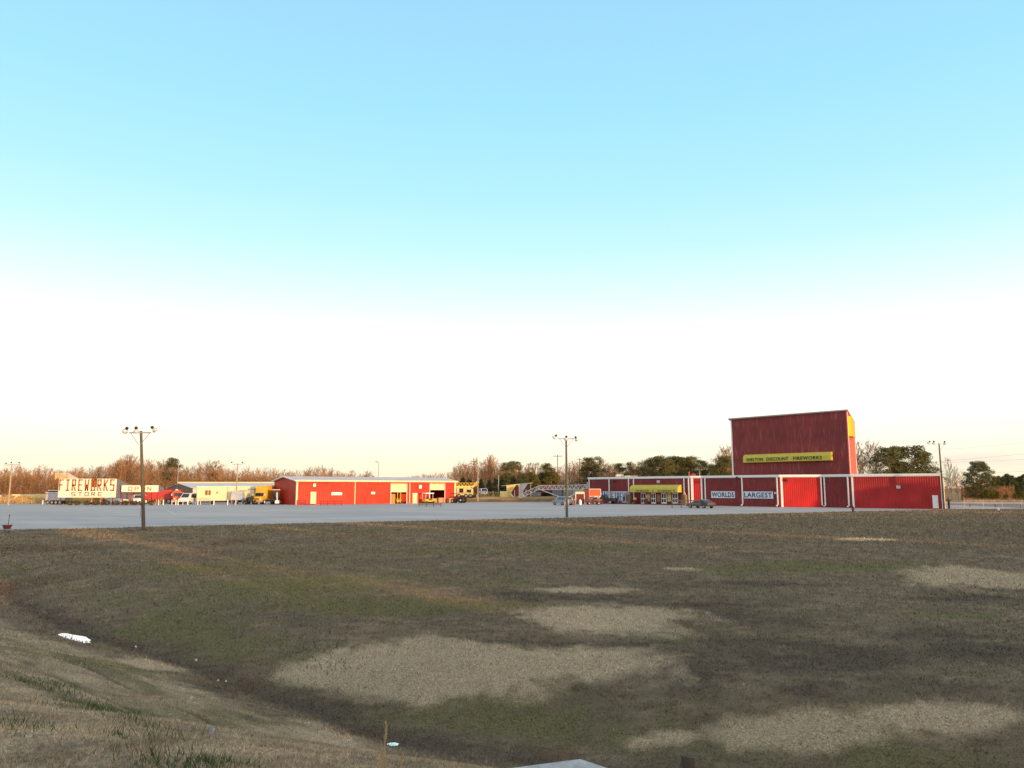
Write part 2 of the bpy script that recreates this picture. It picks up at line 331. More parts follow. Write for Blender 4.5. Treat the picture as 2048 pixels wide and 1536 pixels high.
def masks(x, y):
    s, zd = ditch_sd(x, y)
    st = zone(x, y, STRAW); gr = zone(x, y, GREENZ)*0.58; dk = zone(x, y, DARKZ); ru = zone(x, y, RUST_SUN)
    n = fbm(x*0.9, y*0.9, 5); wob = (fbm(x*0.5, y*0.5, 91)-0.5)*1.6
    dl = np.exp(-((s-0.1+wob*0.45)/np.where(s > 0, 0.8, 0.45))**2); dk = np.maximum(dk*0.9, dl*1.0); gr = np.maximum(gr, 0.5*np.exp(-((s-2.0+wob)/1.3)**2))
    b = -s; qg = np.zeros(np.shape(x)); qd = dl*0.9
    for c, w, g, d in ((3.1,0.35,0.9,0.1),(3.6,0.16,0.3,0.8),(5.0,0.14,0.5,0.7),(6.1,0.20,0.9,0.3),(2.2,0.5,0.7,0.0),(7.4,0.12,0.3,0.4)):
        q = np.exp(-((b-c+wob*0.12)/w)**2)*(0.35+0.65*sst((n-0.35)/0.2)); qg = np.maximum(qg, q*g); qd = np.maximum(qd, q*d)
    bank = sst((b-0.8)/1.2); st = np.maximum(st*(1-dl), bank*0.60*(1-0.5*gr))
    far = sst(-lot_sd(x, y)/1.0)
    a1 = fbm(x*0.16, y*0.30, 111, 4)-0.5; a2 = fbm(x*0.55+y*0.2, y*1.1, 133, 4)-0.5; a3 = fbm(x*2.8, y*3.4, 151, 3)-0.5; a4 = fbm(x*0.22, y*0.22, 171, 4)-0.5
    dk = sst((dk*0.70 + a1*0.9 + a2*0.9 + a3*0.55 - 0.12)/0.75)*0.85
    gr = sst((gr*1.10 + a4*1.1 - a2*0.7 + a3*0.6 - 0.10)/0.8)*0.9
    st = sst((st*1.25 + a2*0.38 + a3*0.75 - 0.14)/0.95)
    brk = sst((a2+a3*1.4+0.42)/0.4); gr = np.maximum(gr, qg*brk); dk = np.maximum(dk, qd*(0.45+0.55*brk)); st = st*(1-0.8*qd*brk)*(1-0.6*qg)
    ru = ru*sst((a2+a3+0.5)/0.4)*1.2
    return st*(1-far), gr*(1-far), dk*(1-far)*(1-0.75*st), ru*(1-far), far
def attrs(me, **k):
    for a, v in k.items():
        at = me.attributes.new(a, 'FLOAT', 'POINT'); at.data.foreach_set('value', np.asarray(v, np.float32))
def np_mesh(name, V, F, m):
    me = bpy.data.meshes.new(name); n = F.shape[1]
    me.vertices.add(len(V)); me.vertices.foreach_set('co', np.asarray(V, np.float32).ravel())
    me.loops.add(F.size); me.loops.foreach_set('vertex_index', np.asarray(F, np.int32).ravel())
    me.polygons.add(len(F)); me.polygons.foreach_set('loop_start', np.arange(0, F.size, n, dtype=np.int32)); me.polygons.foreach_set('loop_total', np.full(len(F), n, np.int32))
    me.materials.append(m); me.update(calc_edges=True); return me
def turf_material(name, blade):
    m = bpy.data.materials.new(name); m.use_nodes = True; nt = m.node_tree; N = nt.nodes.new; L = nt.links.new
    b = nt.nodes['Principled BSDF']; b.inputs['Roughness'].default_value = 0.9; b.inputs['Specular IOR Level'].default_value = 0.1
    g = N('ShaderNodeNewGeometry')
    def noise(scale, det, st=(1,1,1), rough=0.6):
        mpn = N('ShaderNodeMapping'); mpn.inputs['Scale'].default_value = st; L(g.outputs['Position'], mpn.inputs[0])
        n = N('ShaderNodeTexNoise'); n.inputs['Scale'].default_value = scale; n.inputs['Detail'].default_value = det; n.inputs['Roughness'].default_value = rough; L(mpn.outputs[0], n.inputs[0]); return n.outputs[0]
    def rngm(v, a, b_, c=0.0, d=1.0):
        r = N('ShaderNodeMapRange'); L(v, r.inputs[0]); r.inputs[1].default_value = a; r.inputs[2].default_value = b_; r.inputs[3].default_value = c; r.inputs[4].default_value = d; return r.outputs[0]
    def attr(a): n = N('ShaderNodeAttribute'); n.attribute_name = a; return n.outputs['Fac']
    def mix(f, a, c):
        x = N('ShaderNodeMix'); x.data_type = 'RGBA'; L(f, x.inputs[0])
        for i, q in ((6, a), (7, c)):
            if isinstance(q, tuple): x.inputs[i].default_value = (*q, 1)
            else: L(q, x.inputs[i])
        return x.outputs[2]
    def math_(op, a, c):
        x = N('ShaderNodeMath'); x.operation = op
        for i, q in ((0, a), (1, c)):
            if isinstance(q, float): x.inputs[i].default_value = q
            else: L(q, x.inputs[i])
        return x.outputs[0]
    nf = noise(22.0, 6); nm = noise(0.8, 5); nl = noise(0.12, 4); ns = noise(2.2, 5, (0.5, 1.6, 1))
    def soft(a, k=0.75):   # break the edges of a zone with fine noise
        return rngm(math_('ADD', a, math_('MULTIPLY', math_('SUBTRACT', nm, 0.5), k)), 0.08, 0.98)
    c = mix(rngm(nm, 0.35, 0.65), (0.142, 0.112, 0.074), (0.240, 0.188, 0.122))
    c = mix(rngm(ns, 0.42, 0.62), c, (0.142, 0.112, 0.072))
    c = mix(soft(attr('green')), c, mix(rngm(nf, 0.35, 0.65), (0.100, 0.096, 0.040), (0.178, 0.160, 0.074)))
    c = mix(soft(attr('dark')), c, mix(rngm(nf, 0.35, 0.65), (0.060, 0.046, 0.036), (0.116, 0.088, 0.064)))
    c = mix(math_('MULTIPLY', soft(attr('rust')), 0.5), c, (0.12, 0.068, 0.042))
    c = mix(soft(attr('straw')), c, mix(rngm(nf, 0.3, 0.7), (0.270, 0.212, 0.142), (0.490, 0.388, 0.255)))
    c = mix(attr('farfield'), c, mix(rngm(nl, 0.35, 0.65), (0.20, 0.125, 0.055), (0.34, 0.23, 0.11)))
    v = math_('MULTIPLY', rngm(nf, 0.25, 0.75, 0.78, 1.22), rngm(nl, 0.3, 0.7, 0.9, 1.12))
    if blade:
        rb = N('ShaderNodeAttribute'); rb.attribute_name = 'rnd'; v = math_('MULTIPLY', v, rngm(rb.outputs['Fac'], 0.0, 1.0, 0.62, 1.75))
    sc = N('ShaderNodeVectorMath'); sc.operation = 'SCALE'; L(c, sc.inputs[0]); L(v, sc.inputs['Scale']); L(sc.outputs[0], b.inputs['Base Color'])
    if not blade:
        bp = N('ShaderNodeBump'); bp.inputs['Strength'].default_value = 0.8; bp.inputs['Distance'].default_value = 0.06
        L(math_('ADD', noise(34.0, 5), math_('MULTIPLY', nm, 0.8)), bp.inputs['Height']); L(bp.outputs[0], b.inputs['Normal'])
    return m
TURF = turf_material('dormant_turf', False); BLADE = turf_material('turf_blades', True)
# one ground sheet reaching the horizon
ang = np.concatenate([np.arange(-180, -48, 6.0), np.arange(-48, 48, 0.24), np.arange(48, 180, 6.0)])
rad = [0.6]
while rad[-1] < 320: rad.append(rad[-1]*(1.013 if rad[-1] > 5 else 1.12))
while rad[-1] < 6000: rad.append(rad[-1]*1.2)
rad = np.array(rad); A_, R_ = np.meshgrid(np.radians(ang), rad)
gx = (R_*np.sin(A_)).ravel(); gy = (R_*np.cos(A_)).ravel(); gz = height(gx, gy)
nc = len(ang); nr = len(rad)
i0 = (np.arange(nr-1)[:, None]*nc + np.arange(nc)[None, :]).ravel(); j1 = (np.arange(nr-1)[:, None]*nc + (np.arange(nc)[None, :]+1) % nc).ravel()
Fg = np.stack([i0, j1, j1+nc, i0+nc], 1)[:, ::-1]
me = np_mesh('ground', np.stack([gx, gy, gz], 1), Fg, TURF)
mk = masks(gx, gy); attrs(me, straw=mk[0], green=mk[1], dark=mk[2], rust=mk[3], farfield=mk[4])
me.polygons.foreach_set('use_smooth', np.ones(len(Fg), bool)); struct('ground', me)
# grass blades in the nearer turf
def blades(n, rmin, rmax, hh, seed, keep=None):
    g = np.random.default_rng(seed)
    r = np.exp(g.uniform(math.log(rmin), math.log(rmax), n)); a = np.radians(g.uniform(-42, 42, n))
    x = r*np.sin(a); y = r*np.cos(a)
    m = lot_sd(x, y) > 0.25-0.6*g.random(len(x))**3; x, y, r = x[m], y[m], r[m]
    if keep is not None: m = keep(x, y, g); x, y, r = x[m], y[m], r[m]
    return x, y, r, g
def build_blades(name, x, y, r, g, hh, wscale=1.0, material=None, lean=0.9):
    z = height(x, y); n = len(x); s, _ = ditch_sd(x, y)
    cl = fbm(x*4.5, y*4.5, 44); h = hh*(0.5+g.random(n))*(0.3+1.4*cl)*np.where(g.random(n) < 0.03, 1.8, 1.0)*np.where(s < -1, 0.62, 1.0)*np.sqrt(np.maximum(r, 8)/14.0); w = 0.0045*wscale*np.maximum(r, 8)/10*(0.7+0.6*g.random(n))
    ph = g.uniform(0, 2*np.pi, n); ux, uy = np.cos(ph)*w, np.sin(ph)*w; lx = g.normal(0, lean, n)*h; ly = g.normal(0, lean, n)*h
    V = np.empty((n, 3, 3)); V[:, 0] = np.stack([x-ux, y-uy, z-0.01], 1); V[:, 1] = np.stack([x+ux, y+uy, z-0.01], 1); V[:, 2] = np.stack([x+lx, y+ly, z+h], 1)
    F = np.arange(3*n).reshape(n, 3); me = np_mesh(name, V.reshape(-1, 3), F, material or BLADE)
    mk = [np.repeat(q, 3) for q in masks(x, y)]
    attrs(me, straw=mk[0], green=mk[1], dark=mk[2], rust=mk[3], farfield=mk[4], rnd=np.repeat(g.random(n), 3))
    o = link(name, me); return o
x, y, r, g = blades(1000000, 3.2, 140, 0.04, 5)
tag(build_blades('grass', x, y, r, g, 0.036), 'short dormant brown and grey turf grass across the field', 'grass', kind='stuff')
# ------------------------------------------------------------------ the lot
def lot_material():
    m = bpy.data.materials.new('pale_lot_paving'); m.use_nodes = True; nt = m.node_tree; N = nt.nodes.new; L = nt.links.new
    b = nt.nodes['Principled BSDF']; b.inputs['Roughness'].default_value = 0.85; b.inputs['Specular IOR Level'].default_value = 0.25
    g = N('ShaderNodeNewGeometry')
    def noise(s, st): 
        mpn = N('ShaderNodeMapping'); mpn.inputs['Scale'].default_value = st; mpn.inputs['Rotation'].default_value = (0, 0, -0.3); L(g.outputs['Position'], mpn.inputs[0])
        n = N('ShaderNodeTexNoise'); n.inputs['Scale'].default_value = s; n.inputs['Detail'].default_value = 6; L(mpn.outputs[0], n.inputs[0]); return n.outputs[0]
    n1 = noise(0.05, (1, 3.0, 1)); n2 = noise(0.5, (0.4, 2, 1)); n3 = noise(12, (1,1,1))
    r1 = N('ShaderNodeMapRange'); L(n1, r1.inputs[0]); r1.inputs[1].default_value = 0.38; r1.inputs[2].default_value = 0.62
    mx = N('ShaderNodeMix'); mx.data_type = 'RGBA'; L(r1.outputs[0], mx.inputs[0]); mx.inputs[6].default_value = (0.305, 0.308, 0.312, 1); mx.inputs[7].default_value = (0.395, 0.372, 0.350, 1)
    r2 = N('ShaderNodeMapRange'); L(n2, r2.inputs[0]); r2.inputs[1].default_value = 0.3; r2.inputs[2].default_value = 0.7; r2.inputs[3].default_value = 0.88; r2.inputs[4].default_value = 1.1
    r3 = N('ShaderNodeMapRange'); L(n3, r3.inputs[0]); r3.inputs[3].default_value = 0.9; r3.inputs[4].default_value = 1.1
    mu = N('ShaderNodeMath'); mu.operation = 'MULTIPLY'; L(r2.outputs[0], mu.inputs[0]); L(r3.outputs[0], mu.inputs[1])
    s = N('ShaderNodeVectorMath'); s.operation = 'SCALE'; L(mx.outputs[2], s.inputs[0]); L(mu.outputs[0], s.inputs['Scale']); L(s.outputs[0], b.inputs['Base Color'])
    return m
LOTM = lot_material()
poly = []
t = -130.0
while t < 126:      # slightly ragged near edge
    p = LP0 + LU*t + LV*((vn(np.array(t*0.35), np.array(1.0), 4)-0.5)*0.9 + (vn(np.array(t*1.3), np.array(2.0), 8)-0.5)*0.35)
    poly.append((float(p[0]), float(p[1]))); t += 1.0
poly += [(84,128),(86,150),(60,196),(36,196),(22,184),(10,181.5),(0,181),(-9,181.5),(-18,190),(-45,200),(-70,186),(-110,163),(-200,150),(-260,140),(-260,-40)]
mb = MB(); n = len(poly); mb.add([(a, b, 0.02) for a, b in poly] + [(a, b, -0.25) for a, b in poly], [tuple(range(n))] + [(i, n+i, n+(i+1) % n, (i+1) % n) for i in range(n)])
struct('parking_lot', mesh_of(mb, 'parking_lot', LOTM))
PAINT = mat('worn_white_marking', (0.46, 0.46, 0.44), 0.8, var=0.1, vscale=1.0)
for a, b in (((175,1024),(205,1029)), ((198,1029),(232,1036)), ((225,1024),(262,1031)), ((258,1032),(300,1034)), ((330,1018),(352,1030))):
    p = ground_pt(*a, 0.02); q = ground_pt(*b, 0.02); d = (q-p).normalized(); nn = Vector((-d.y, d.x, 0))*0.06
    mb = MB(); mb.add([p+nn, p-nn, q-nn, q+nn], [(0,1,2,3)]); o = struct('parking_line', mesh_of(mb, 'parking_line', PAINT)); o.location.z = 0.004
# road and verge beyond the right corner
ROADM = mat('grey_asphalt_road', (0.16, 0.14, 0.15), 0.85, var=0.15, vscale=0.3)
mb = MB(); mb.add([(74,124,0.0),(160,120,0.0),(320,112,0.0),(320,140,0.0),(160,150,0.0),(80,154,0.0)], [(0,1,2,3,4,5)]); struct('road', mesh_of(mb, 'road', ROADM))
# ------------------------------------------------------------------ main building
H = 5.55
def V2(px, D): return Vector((X(px, D), D, 0))
A, B, B2, C_, E_, F_, G_ = V2(1177,170), V2(1382,148.5), V2(1405,147.5), V2(1560,135.5), V2(1646,134), V2(1704,129.8), V2(1886,122)
def rz_of(a, b): return math.atan2(b.y-a.y, b.x-a.x)
def on_wall(a, b, px, py):
    """distance along the wall a-b and height seen at a photo point"""
    d = ray(px, py); u = (b-a).normalized(); det = d.x*(-u.y) + u.x*d.y
    t = (a.x*(-u.y) + u.x*a.y)/det; s = (d.x*a.y - d.y*a.x)/det*-1
    p = Vector((0,0,CAMZ)) + d*t; return (Vector((p.x,p.y,0))-Vector((a.x,a.y,0))).dot(u), p.z
store = thing('fireworks_store', 'long zigzag red metal store with white trim and tall windowless tower', 'building', (F_.x, F_.y, 0))
def rel(p, root=None): root = root or store; return (p.x-root.location.x, p.y-root.location.y, p.z-root.location.z)
def wall_part(name, a, b, h, m, parent, th=0.2, z0=0.0, label=None):
    L = (b-a).length; mb = MB(); mb.bx(0, L, 0, th, z0, h); return part(name, mb, m, parent, rel(a, parent), rz_of(a, b), label)
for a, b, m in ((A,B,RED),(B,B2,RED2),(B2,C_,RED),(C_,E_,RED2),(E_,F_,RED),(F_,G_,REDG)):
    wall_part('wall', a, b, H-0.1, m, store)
back = [Vector((76,150,0)), Vector((58,176,0)), Vector((35,188,0))]
foot = [A,B,B2,C_,E_,F_,G_] + back
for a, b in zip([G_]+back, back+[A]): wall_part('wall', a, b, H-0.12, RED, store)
mb = MB(); n = len(foot); mb.add([(p.x-F_.x, p.y-F_.y, H-0.35) for p in foot] + [(p.x-F_.x, p.y-F_.y, H-0.25) for p in foot], [tuple(range(n-1,-1,-1)), tuple(range(n, 2*n))]); part('roof', mb, GALV, store)
# white fascia along the eaves, butted panel by panel
for a, b in ((A,B),(B,B2),(B2,C_),(C_,E_),(E_,F_),(F_,G_)):
    L = (b-a).length; mb = MB(); mb.bx(-0.0, L, -0.14, 0.12, H-0.38, H+0.03); mb.bx(0.0, L, -0.20, -0.143, H-0.22, H+0.05); part('fascia', mb, WHITE, store, rel(a), rz_of(a, b))
def spout(a, b, px, w=0.2, kick=True, right=True):
    s, _ = on_wall(a, b, px, 980); mb = MB(); mb.bx(s-w/2, s+w/2, -0.16, -0.02, 0.35, H-0.39)
    if kick: mb.box((s+(-0.12 if not right else 0.12)*-1, -0.26, 0.25), (w, 0.3, 0.16), 0, 0.5)
    part('downspout', mb, WHITE, store, rel(a), rz_of(a, b))
for px in (1179, 1219, 1258, 1268, 1369, 1378): spout(A, B, px)
for px in (1411, 1485): spout(B2, C_, px)
spout(B2, C_, 1555); spout(C_, E_, 1642.5, kick=False); spout(E_, F_, 1650); spout(E_, F_, 1697)
for a, b, px, w in ((B,B2,1384.5,0.45),(B,B2,1403.3,0.3),(C_,E_,1563.5,0.35),(F_,G_,1705.6,0.3),(F_,G_,1884.3,0.3)):
    s, _ = on_wall(a, b, px, 980); mb = MB(); mb.bx(s-w/2, s+w/2, -0.06, -0.003, 0.02, H-0.39); part('corner_trim', mb, WHITE, store, rel(a), rz_of(a, b))
def plate(name, a, b, px0, px1, py0, py1, m, th=0.05, off=0.03, parent=None, loc_root=None, label=None):
    pm = (px0+px1)/2; s0, _ = on_wall(a, b, px0, (py0+py1)/2); s1, _ = on_wall(a, b, px1, (py0+py1)/2); _, zt = on_wall(a, b, pm, py0); _, zb = on_wall(a, b, pm, py1)
    mb = MB(); mb.bx(0, s1-s0, -off-th, -off, 0, zt-zb); p = parent or store
    u = (b-a).normalized(); base = Vector(a) + u*s0; base.z = zb
    o = part(name, mb, m, p, rel(base, p), rz_of(a, b), label); return o, s1-s0, zt-zb
def board(name, a, b, px0, px1, py0, py1, text, tm, bm, label, tw=0.9, thh=0.66, off=0.02):
    """a sign board on a wall: a thing of its own > panel, lettering"""
    pm = (px0+px1)/2; s0, _ = on_wall(a, b, px0, (py0+py1)/2); s1, _ = on_wall(a, b, px1, (py0+py1)/2); _, zt = on_wall(a, b, pm, py0); _, zb = on_wall(a, b, pm, py1)
    u = (b-a).normalized(); base = Vector(a) + u*s0; base.z = zb; w = s1-s0; h = zt-zb
    t = thing(name, label, 'sign', base, rz_of(a, b)); mb = MB(); mb.bx(0, w, -0.08-off, -off, 0, h); part('panel', mb, bm, t)
    if text in ('FIREWO', 'TON'):
        n = len(text); pt = w*0.93/n if text == 'FIREWO' else w*0.30; x0_ = w*0.06 if text == 'FIREWO' else w*0.14
        part('lettering', strokes(text, x0_, h*0.13, pt*0.60, h*0.74, pt, 0.17 if text == 'FIREWO' else 0.22), tm, t, (0, -0.085-off, 0))
    elif text: part('lettering', text_mb(text, w*tw, h*thh), tm, t, (w/2, -0.095-off, h*(1-thh)/2))
    return t
board('wall_sign', B2, C_, 1423, 1470, 982.5, 996, 'WORLDS', NAVY, BLUEB, 'white board reading WORLDS in navy letters on the red wall', 0.94, 0.72)
board('wall_sign', B2, C_, 1487.5, 1546.5, 983, 997, 'LARGEST', NAVY, BLUEB, 'white board reading LARGEST in navy letters on the red wall', 0.94, 0.72)
board('wall_sign', A, B, 1222, 1259, 983, 1005, 'FIREWO', NAVY, BLUEB, 'tall white board reading FIREWO in navy letters left of the yellow awning', 0.95, 0.86)
board('wall_sign', A, B, 1188, 1217, 983, 996, 'TON', mat('blue_lettering', (0.02,0.10,0.35), 0.6, var=0.1), BLUEB, 'white board with blue letters TON half hidden behind the black pickup', 0.8, 0.75)
PINKW = mat('faded_notice', (0.55, 0.40, 0.40), 0.6, var=0.15, vscale=8)
for a, b, q, t_, lab in ((A,B,(1314,1320,960.5,966),'', 'small pinkish square notice above the yellow awning'), (B2,C_,(1548.5,1554,984,988),'', 'tiny white notice just right of the LARGEST board'),
                    (F_,G_,(1792.5,1801,971,977),'', 'small pink notice in the middle of the right hand red wing')):
    board('notice', a, b, *q, t_, REDL, PINKW, lab)
# service door of the right wing
o, w, h = plate('door', F_, G_, 1866.5, 1875.5, 991.5, 1016.5, WHITE, 0.06, 0.01)
mb = MB(); mb.bx(-0.08, 0, -0.10, -0.01, 0, h+0.08); mb.bx(w, w+0.08, -0.10, -0.01, 0, h+0.08); mb.bx(0, w, -0.10, -0.01, h, h+0.08)
part('frame', mb, WHITE, o); mb = MB(); mb.box((w-0.12, -0.12, 1.0), (0.12, 0.04, 0.03)); part('handle', mb, GREYM, o)
# floodlights on walls
for a, b, px, py in ((C_,E_,1571,960), (A,B,1229,962), (B2,C_,1475,956)):
    s, z = on_wall(a, b, px, py); u = (b-a).normalized(); base = Vector(a)+u*s; base.z = z
    mb = MB(); mb.box((0,-0.06,0),(0.1,0.12,0.1)); mb.lathe([(0.10,-0.55),(0.28,-0.45),(0.20,-0.15),(0.08,-0.1)], (0,0,0), 10, 'Y'); part('floodlight', mb, BLACKM, store, rel(base), rz_of(a,b)+0.3)
# entrance: four double doors
DOORS = [(1282.5,1292), (1302.5,1312), (1323,1333.5), (1345.5,1356)]
for a, b in DOORS:
    o, w, h = plate('door', A, B, a, b, 985.6, 1007.2, WHITE, 0.07, 0.01)
    for k in range(2):
        x0 = 0.12 + k*(w/2-0.06)
        for z0, z1 in ((0.25, h*0.42), (h*0.5, h-0.2)):
            mb = MB(); mb.bx(x0, x0+w/2-0.2, -0.10, -0.079, z0, z1); part('glass', mb, GLASS, o)
s0, _ = on_wall(A, B, 1283, 1006); s1, _ = on_wall(A, B, 1357, 1006)
# awning with curved front
sa0, zt = on_wall(A, B, 1268, 971); sa1, _ = on_wall(A, B, 1364, 971); zb = Z(984, 156)
u = (B-A).normalized(); base = A+u*sa0; aw = thing('awning', 'long yellow barrel awning reading NO SMOKING over the store entrance', 'awning', (base.x, base.y, 2.45), rz_of(A, B))
Lw = sa1-sa0; prof = []
for i in range(9):
    t = i/8*math.pi/2; prof.append((-1.35*math.sin(t)-0.02, 0.55+0.95*math.cos(t)))
prof.append((-1.37, 0.0))
mb = MB(); n = len(prof); vs = []
for xx in (0, Lw): vs += [(xx, yy, zz) for yy, zz in prof]
f = [(i, i+1, n+i+1, n+i) for i in range(n-1)]
mb.add(vs, f); part('cover', mb, YEL, aw)
for xx in (0.0, Lw): mb = MB(); mb.add([(xx, yy, zz) for yy, zz in prof] + [(xx, -0.02, 0)], [tuple(range(n+1))]); part('end_panel', mb, YEL, aw)
for xc_ in (0.28, 0.74):
    part('lettering', text_mb('NO SMOKING', Lw*0.28, 0.42), BRNL, aw, (Lw*xc_, -1.40, 0.08)); 
for xc_ in (0.51, 0.94): mb = MB(); mb.bx(-0.12, 0.12, -0.01, 0, 0, 0.4); part('emblem', mb, BRNL, aw, (Lw*xc_-0.1, -1.39, 0.08))
mb = MB()
for k in range(6): mb.beam((Lw*k/5*0.98+0.1, -0.02, 0.02), (Lw*k/5*0.98+0.1, -1.33, 0.02), 0.03)
mb.beam((0.05,-1.33,0.02),(Lw-0.05,-1.33,0.02),0.03); part('frame', mb, GREYM, aw)
# posters, machines and props by the entrance
POST = mat('yellow_poster', (0.50, 0.42, 0.18), 0.6, var=0.4, vscale=3)
POST2 = mat('brown_poster', (0.28, 0.14, 0.10), 0.6, var=0.5, vscale=3)
for q, m, lab in (((1294,1300,987,1002), POST, 'cream and green poster between the first two white double doors'), ((1314.5,1321,988,1003), POST2, 'brown poster between the second and third double doors'),
                  ((1335.5,1343,985,1003), POST, 'tall pale yellow poster between the third and fourth double doors')):
    board('poster', A, B, *q, None, None, m, lab)
def vending(px, lab):
    s, _ = on_wall(A, B, px, 1000); base = A+(B-A).normalized()*s; nrm = Vector((-(B-A).y, (B-A).x, 0)).normalized()*-0.75
    t = thing('vending_machine', lab, 'machine', (base.x+nrm.x, base.y+nrm.y, 0.02), rz_of(A, B), 'vending machines by the entrance')
    mb = MB(); mb.bx(-0.42, 0.42, -0.35, 0.35, 0.05, 2.0); part('cabinet', mb, mat('gold_cabinet', (0.20,0.145,0.075), 0.5, var=0.2), t)
    mb = MB(); mb.bx(-0.32, 0.2, -0.37, -0.352, 0.7, 1.85); part('glass', mb, mat('brown_machine_glass', (0.18,0.09,0.05), 0.2, var=0.3), t)  # plain brown glass with uneven tone
    mb = MB(); mb.bx(-0.2, 0.2, -0.15, 0.15, 2.0, 2.3); mb.lathe([(0.17,0),(0.17,0.2),(0.08,0.32)], (0,0,2.3), 8); part('topper', mb, mat('pink_topper', (0.55,0.32,0.3), 0.5, var=0.2), t)
vending(1263, 'gold gumball style machine at the left end of the yellow awning'); vending(1374, 'gold gumball style machine between the white downspouts right of the awning')
def tub(px, lab, kind):
    s, _ = on_wall(A, B, px, 1000); base = A+(B-A).normalized()*s; nrm = Vector((-(B-A).y, (B-A).x, 0)).normalized()*-0.9
    t = thing('trash_barrel', lab, 'barrel', (base.x+nrm.x, base.y+nrm.y, 0.02), 0.3)
    if kind == 2: t.scale = (0.8,0.8,0.55)
    mb = MB(); mb.lathe([(0.30,0),(0.36,0.25),(0.36,0.95),(0.30,1.1)], (0,0,0), 14); part('drum', mb, DRED, t)
    mb = MB(); mb.lathe([(0.37,0.95),(0.34,1.25),(0.12,1.42)] if kind == 0 else [(0.30,1.1),(0.16,1.35),(0.2,1.7),(0.08,1.9)], (0,0,0), 12); part('lid', mb, mat('peach_lid', (0.6,0.35,0.25), 0.6, var=0.2) if kind == 0 else POST2, t)
tub(1275.5, 'red barrel with a pale lid by the leftmost entrance doors', 0); tub(1298, 'red barrel with a tall dark top between the first two doors', 1); tub(1246, 'low red barrel in front of the FIREWO board', 2)
# small white framed stand by the right doors
p = V2(1358, 152); t = thing('ticket_stand', 'small white framed stand with red panels by the right entrance doors', 'stand', p, -0.7)
mb = MB(); mb.bx(-0.9, 0.9, -0.5, 0.5, 2.05, 2.3); part('canopy', mb, WHITE, t)
for sx in (-0.85, 0.85):
    for sy in (-0.45, 0.45): mb = MB(); mb.beam((sx,sy,0),(sx,sy,2.05),0.04); part('post', mb, WHITE, t)
mb = MB(); mb.bx(-0.2, 0.8, -0.4, 0.3, 0.3, 1.0); part('counter', mb, DRED, t)
# roof gear
def roof_box(px0, px1, py0, py1, D, lab, m=OFFW):
    x0, x1 = X(px0, D), X(px1, D); z1 = Z(py0, D); t = thing('rooftop_unit', lab, 'air unit', ((x0+x1)/2, D, H-0.25), 0.0)
    mb = MB(); mb.box((0,0,(z1-H+0.25)/2), (x1-x0, 1.8, z1-H+0.25)); part('casing', mb, m, t)
    mb = MB()
    for k in range(4): mb.box((0,-0.92,0.25+k*0.2*(z1-H)), (x1-x0-0.3, 0.03, 0.05))
    part('louvre', mb, GREYM, t)
roof_box(1233, 1247, 949.0, 953, 170, 'taller cream air unit on the store roof'); roof_box(1250, 1275, 951.6, 953, 168, 'long low cream air unit on the store roof')
p = V2(1379.5, 152); mb = MB(); mb.lathe([(0.12,0),(0.12,1.0),(0.18,1.0),(0.18,1.15)], (0,0,0), 8); single('roof_pipe', mb, REDP, 'thin red vent pipe on the roof edge', 'pipe', (p.x, p.y, H-0.25))
p = V2(1388, 156); mb = MB(); mb.lathe([(0.45,0),(0.45,0.45),(0.62,0.5),(0.5,0.75),(0.1,0.9)], (0,0,0), 12); single('roof_vent', mb, REDP, 'low red domed vent on the roof', 'vent', (p.x, p.y, H-0.25))
p = V2(1401, 154); mb = MB(); mb.lathe([(0.07,0),(0.07,1.2),(0.1,1.2),(0.1,1.3)], (0,0,0), 8); single('roof_pipe', mb, OFFW, 'slim cream vent pipe right of the red dome vent', 'pipe', (p.x, p.y, H-0.25))
# ---- tower
TR = V2(1704, 132)
TL = Vector((TR.x-0.66*23.0, TR.y+0.75*23.0, 0)); dv = Vector((0.5, 0.866, 0))*9.8; TR2 = TR+dv; TL2 = TL+dv; TZ = 16.5; TZb = 15.1
def twall(a, b, za, zb_, m=None):
    L = (b-a).length; mb = MB(); mb.add([(0,0,H-0.24),(L,0,H-0.24),(L,0,zb_),(0,0,za),(0,0.15,H-0.24),(L,0.15,H-0.24),(L,0.15,zb_),(0,0.15,za)], [(0,1,2,3),(7,6,5,4),(0,4,5,1),(1,5,6,2),(2,6,7,3),(3,7,4,0)])
    return part('tower_wall', mb, m or REDT, store, rel(a), rz_of(a, b))
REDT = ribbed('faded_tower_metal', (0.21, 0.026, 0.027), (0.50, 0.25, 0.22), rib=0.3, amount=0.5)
twall(TL, TR, TZ, TZ); twall(TR, TR2, TZ, TZb, mat('sunlit_side_metal', (0.50,0.09,0.06), 0.7, var=0.15, vscale=2, stretch=(6,6,0.4))); twall(TR2, TL2, TZb, TZb); twall(TL2, TL, TZb, TZ)  # right face coloured brighter: its sunlight is put into the base colour
mb = MB(); o4 = [TL+Vector((-0.55,-0.3,0)), TR+Vector((0.0,-0.35,0)), TR2+Vector((0.3,0.2,0)), TL2+Vector((-0.3,0.3,0))]; zz4 = [TZ, TZ, TZb, TZb]
mb.add([(p.x-F_.x, p.y-F_.y, z+0.01) for p, z in zip(o4, zz4)] + [(p.x-F_.x, p.y-F_.y, z+0.2) for p, z in zip(o4, zz4)], [(3,2,1,0),(4,5,6,7),(0,1,5,4),(1,2,6,5),(2,3,7,6),(3,0,4,7)]); part('tower_roof', mb, mat('tower_roof_edge', (0.42,0.33,0.30), 0.6, var=0.2), store)
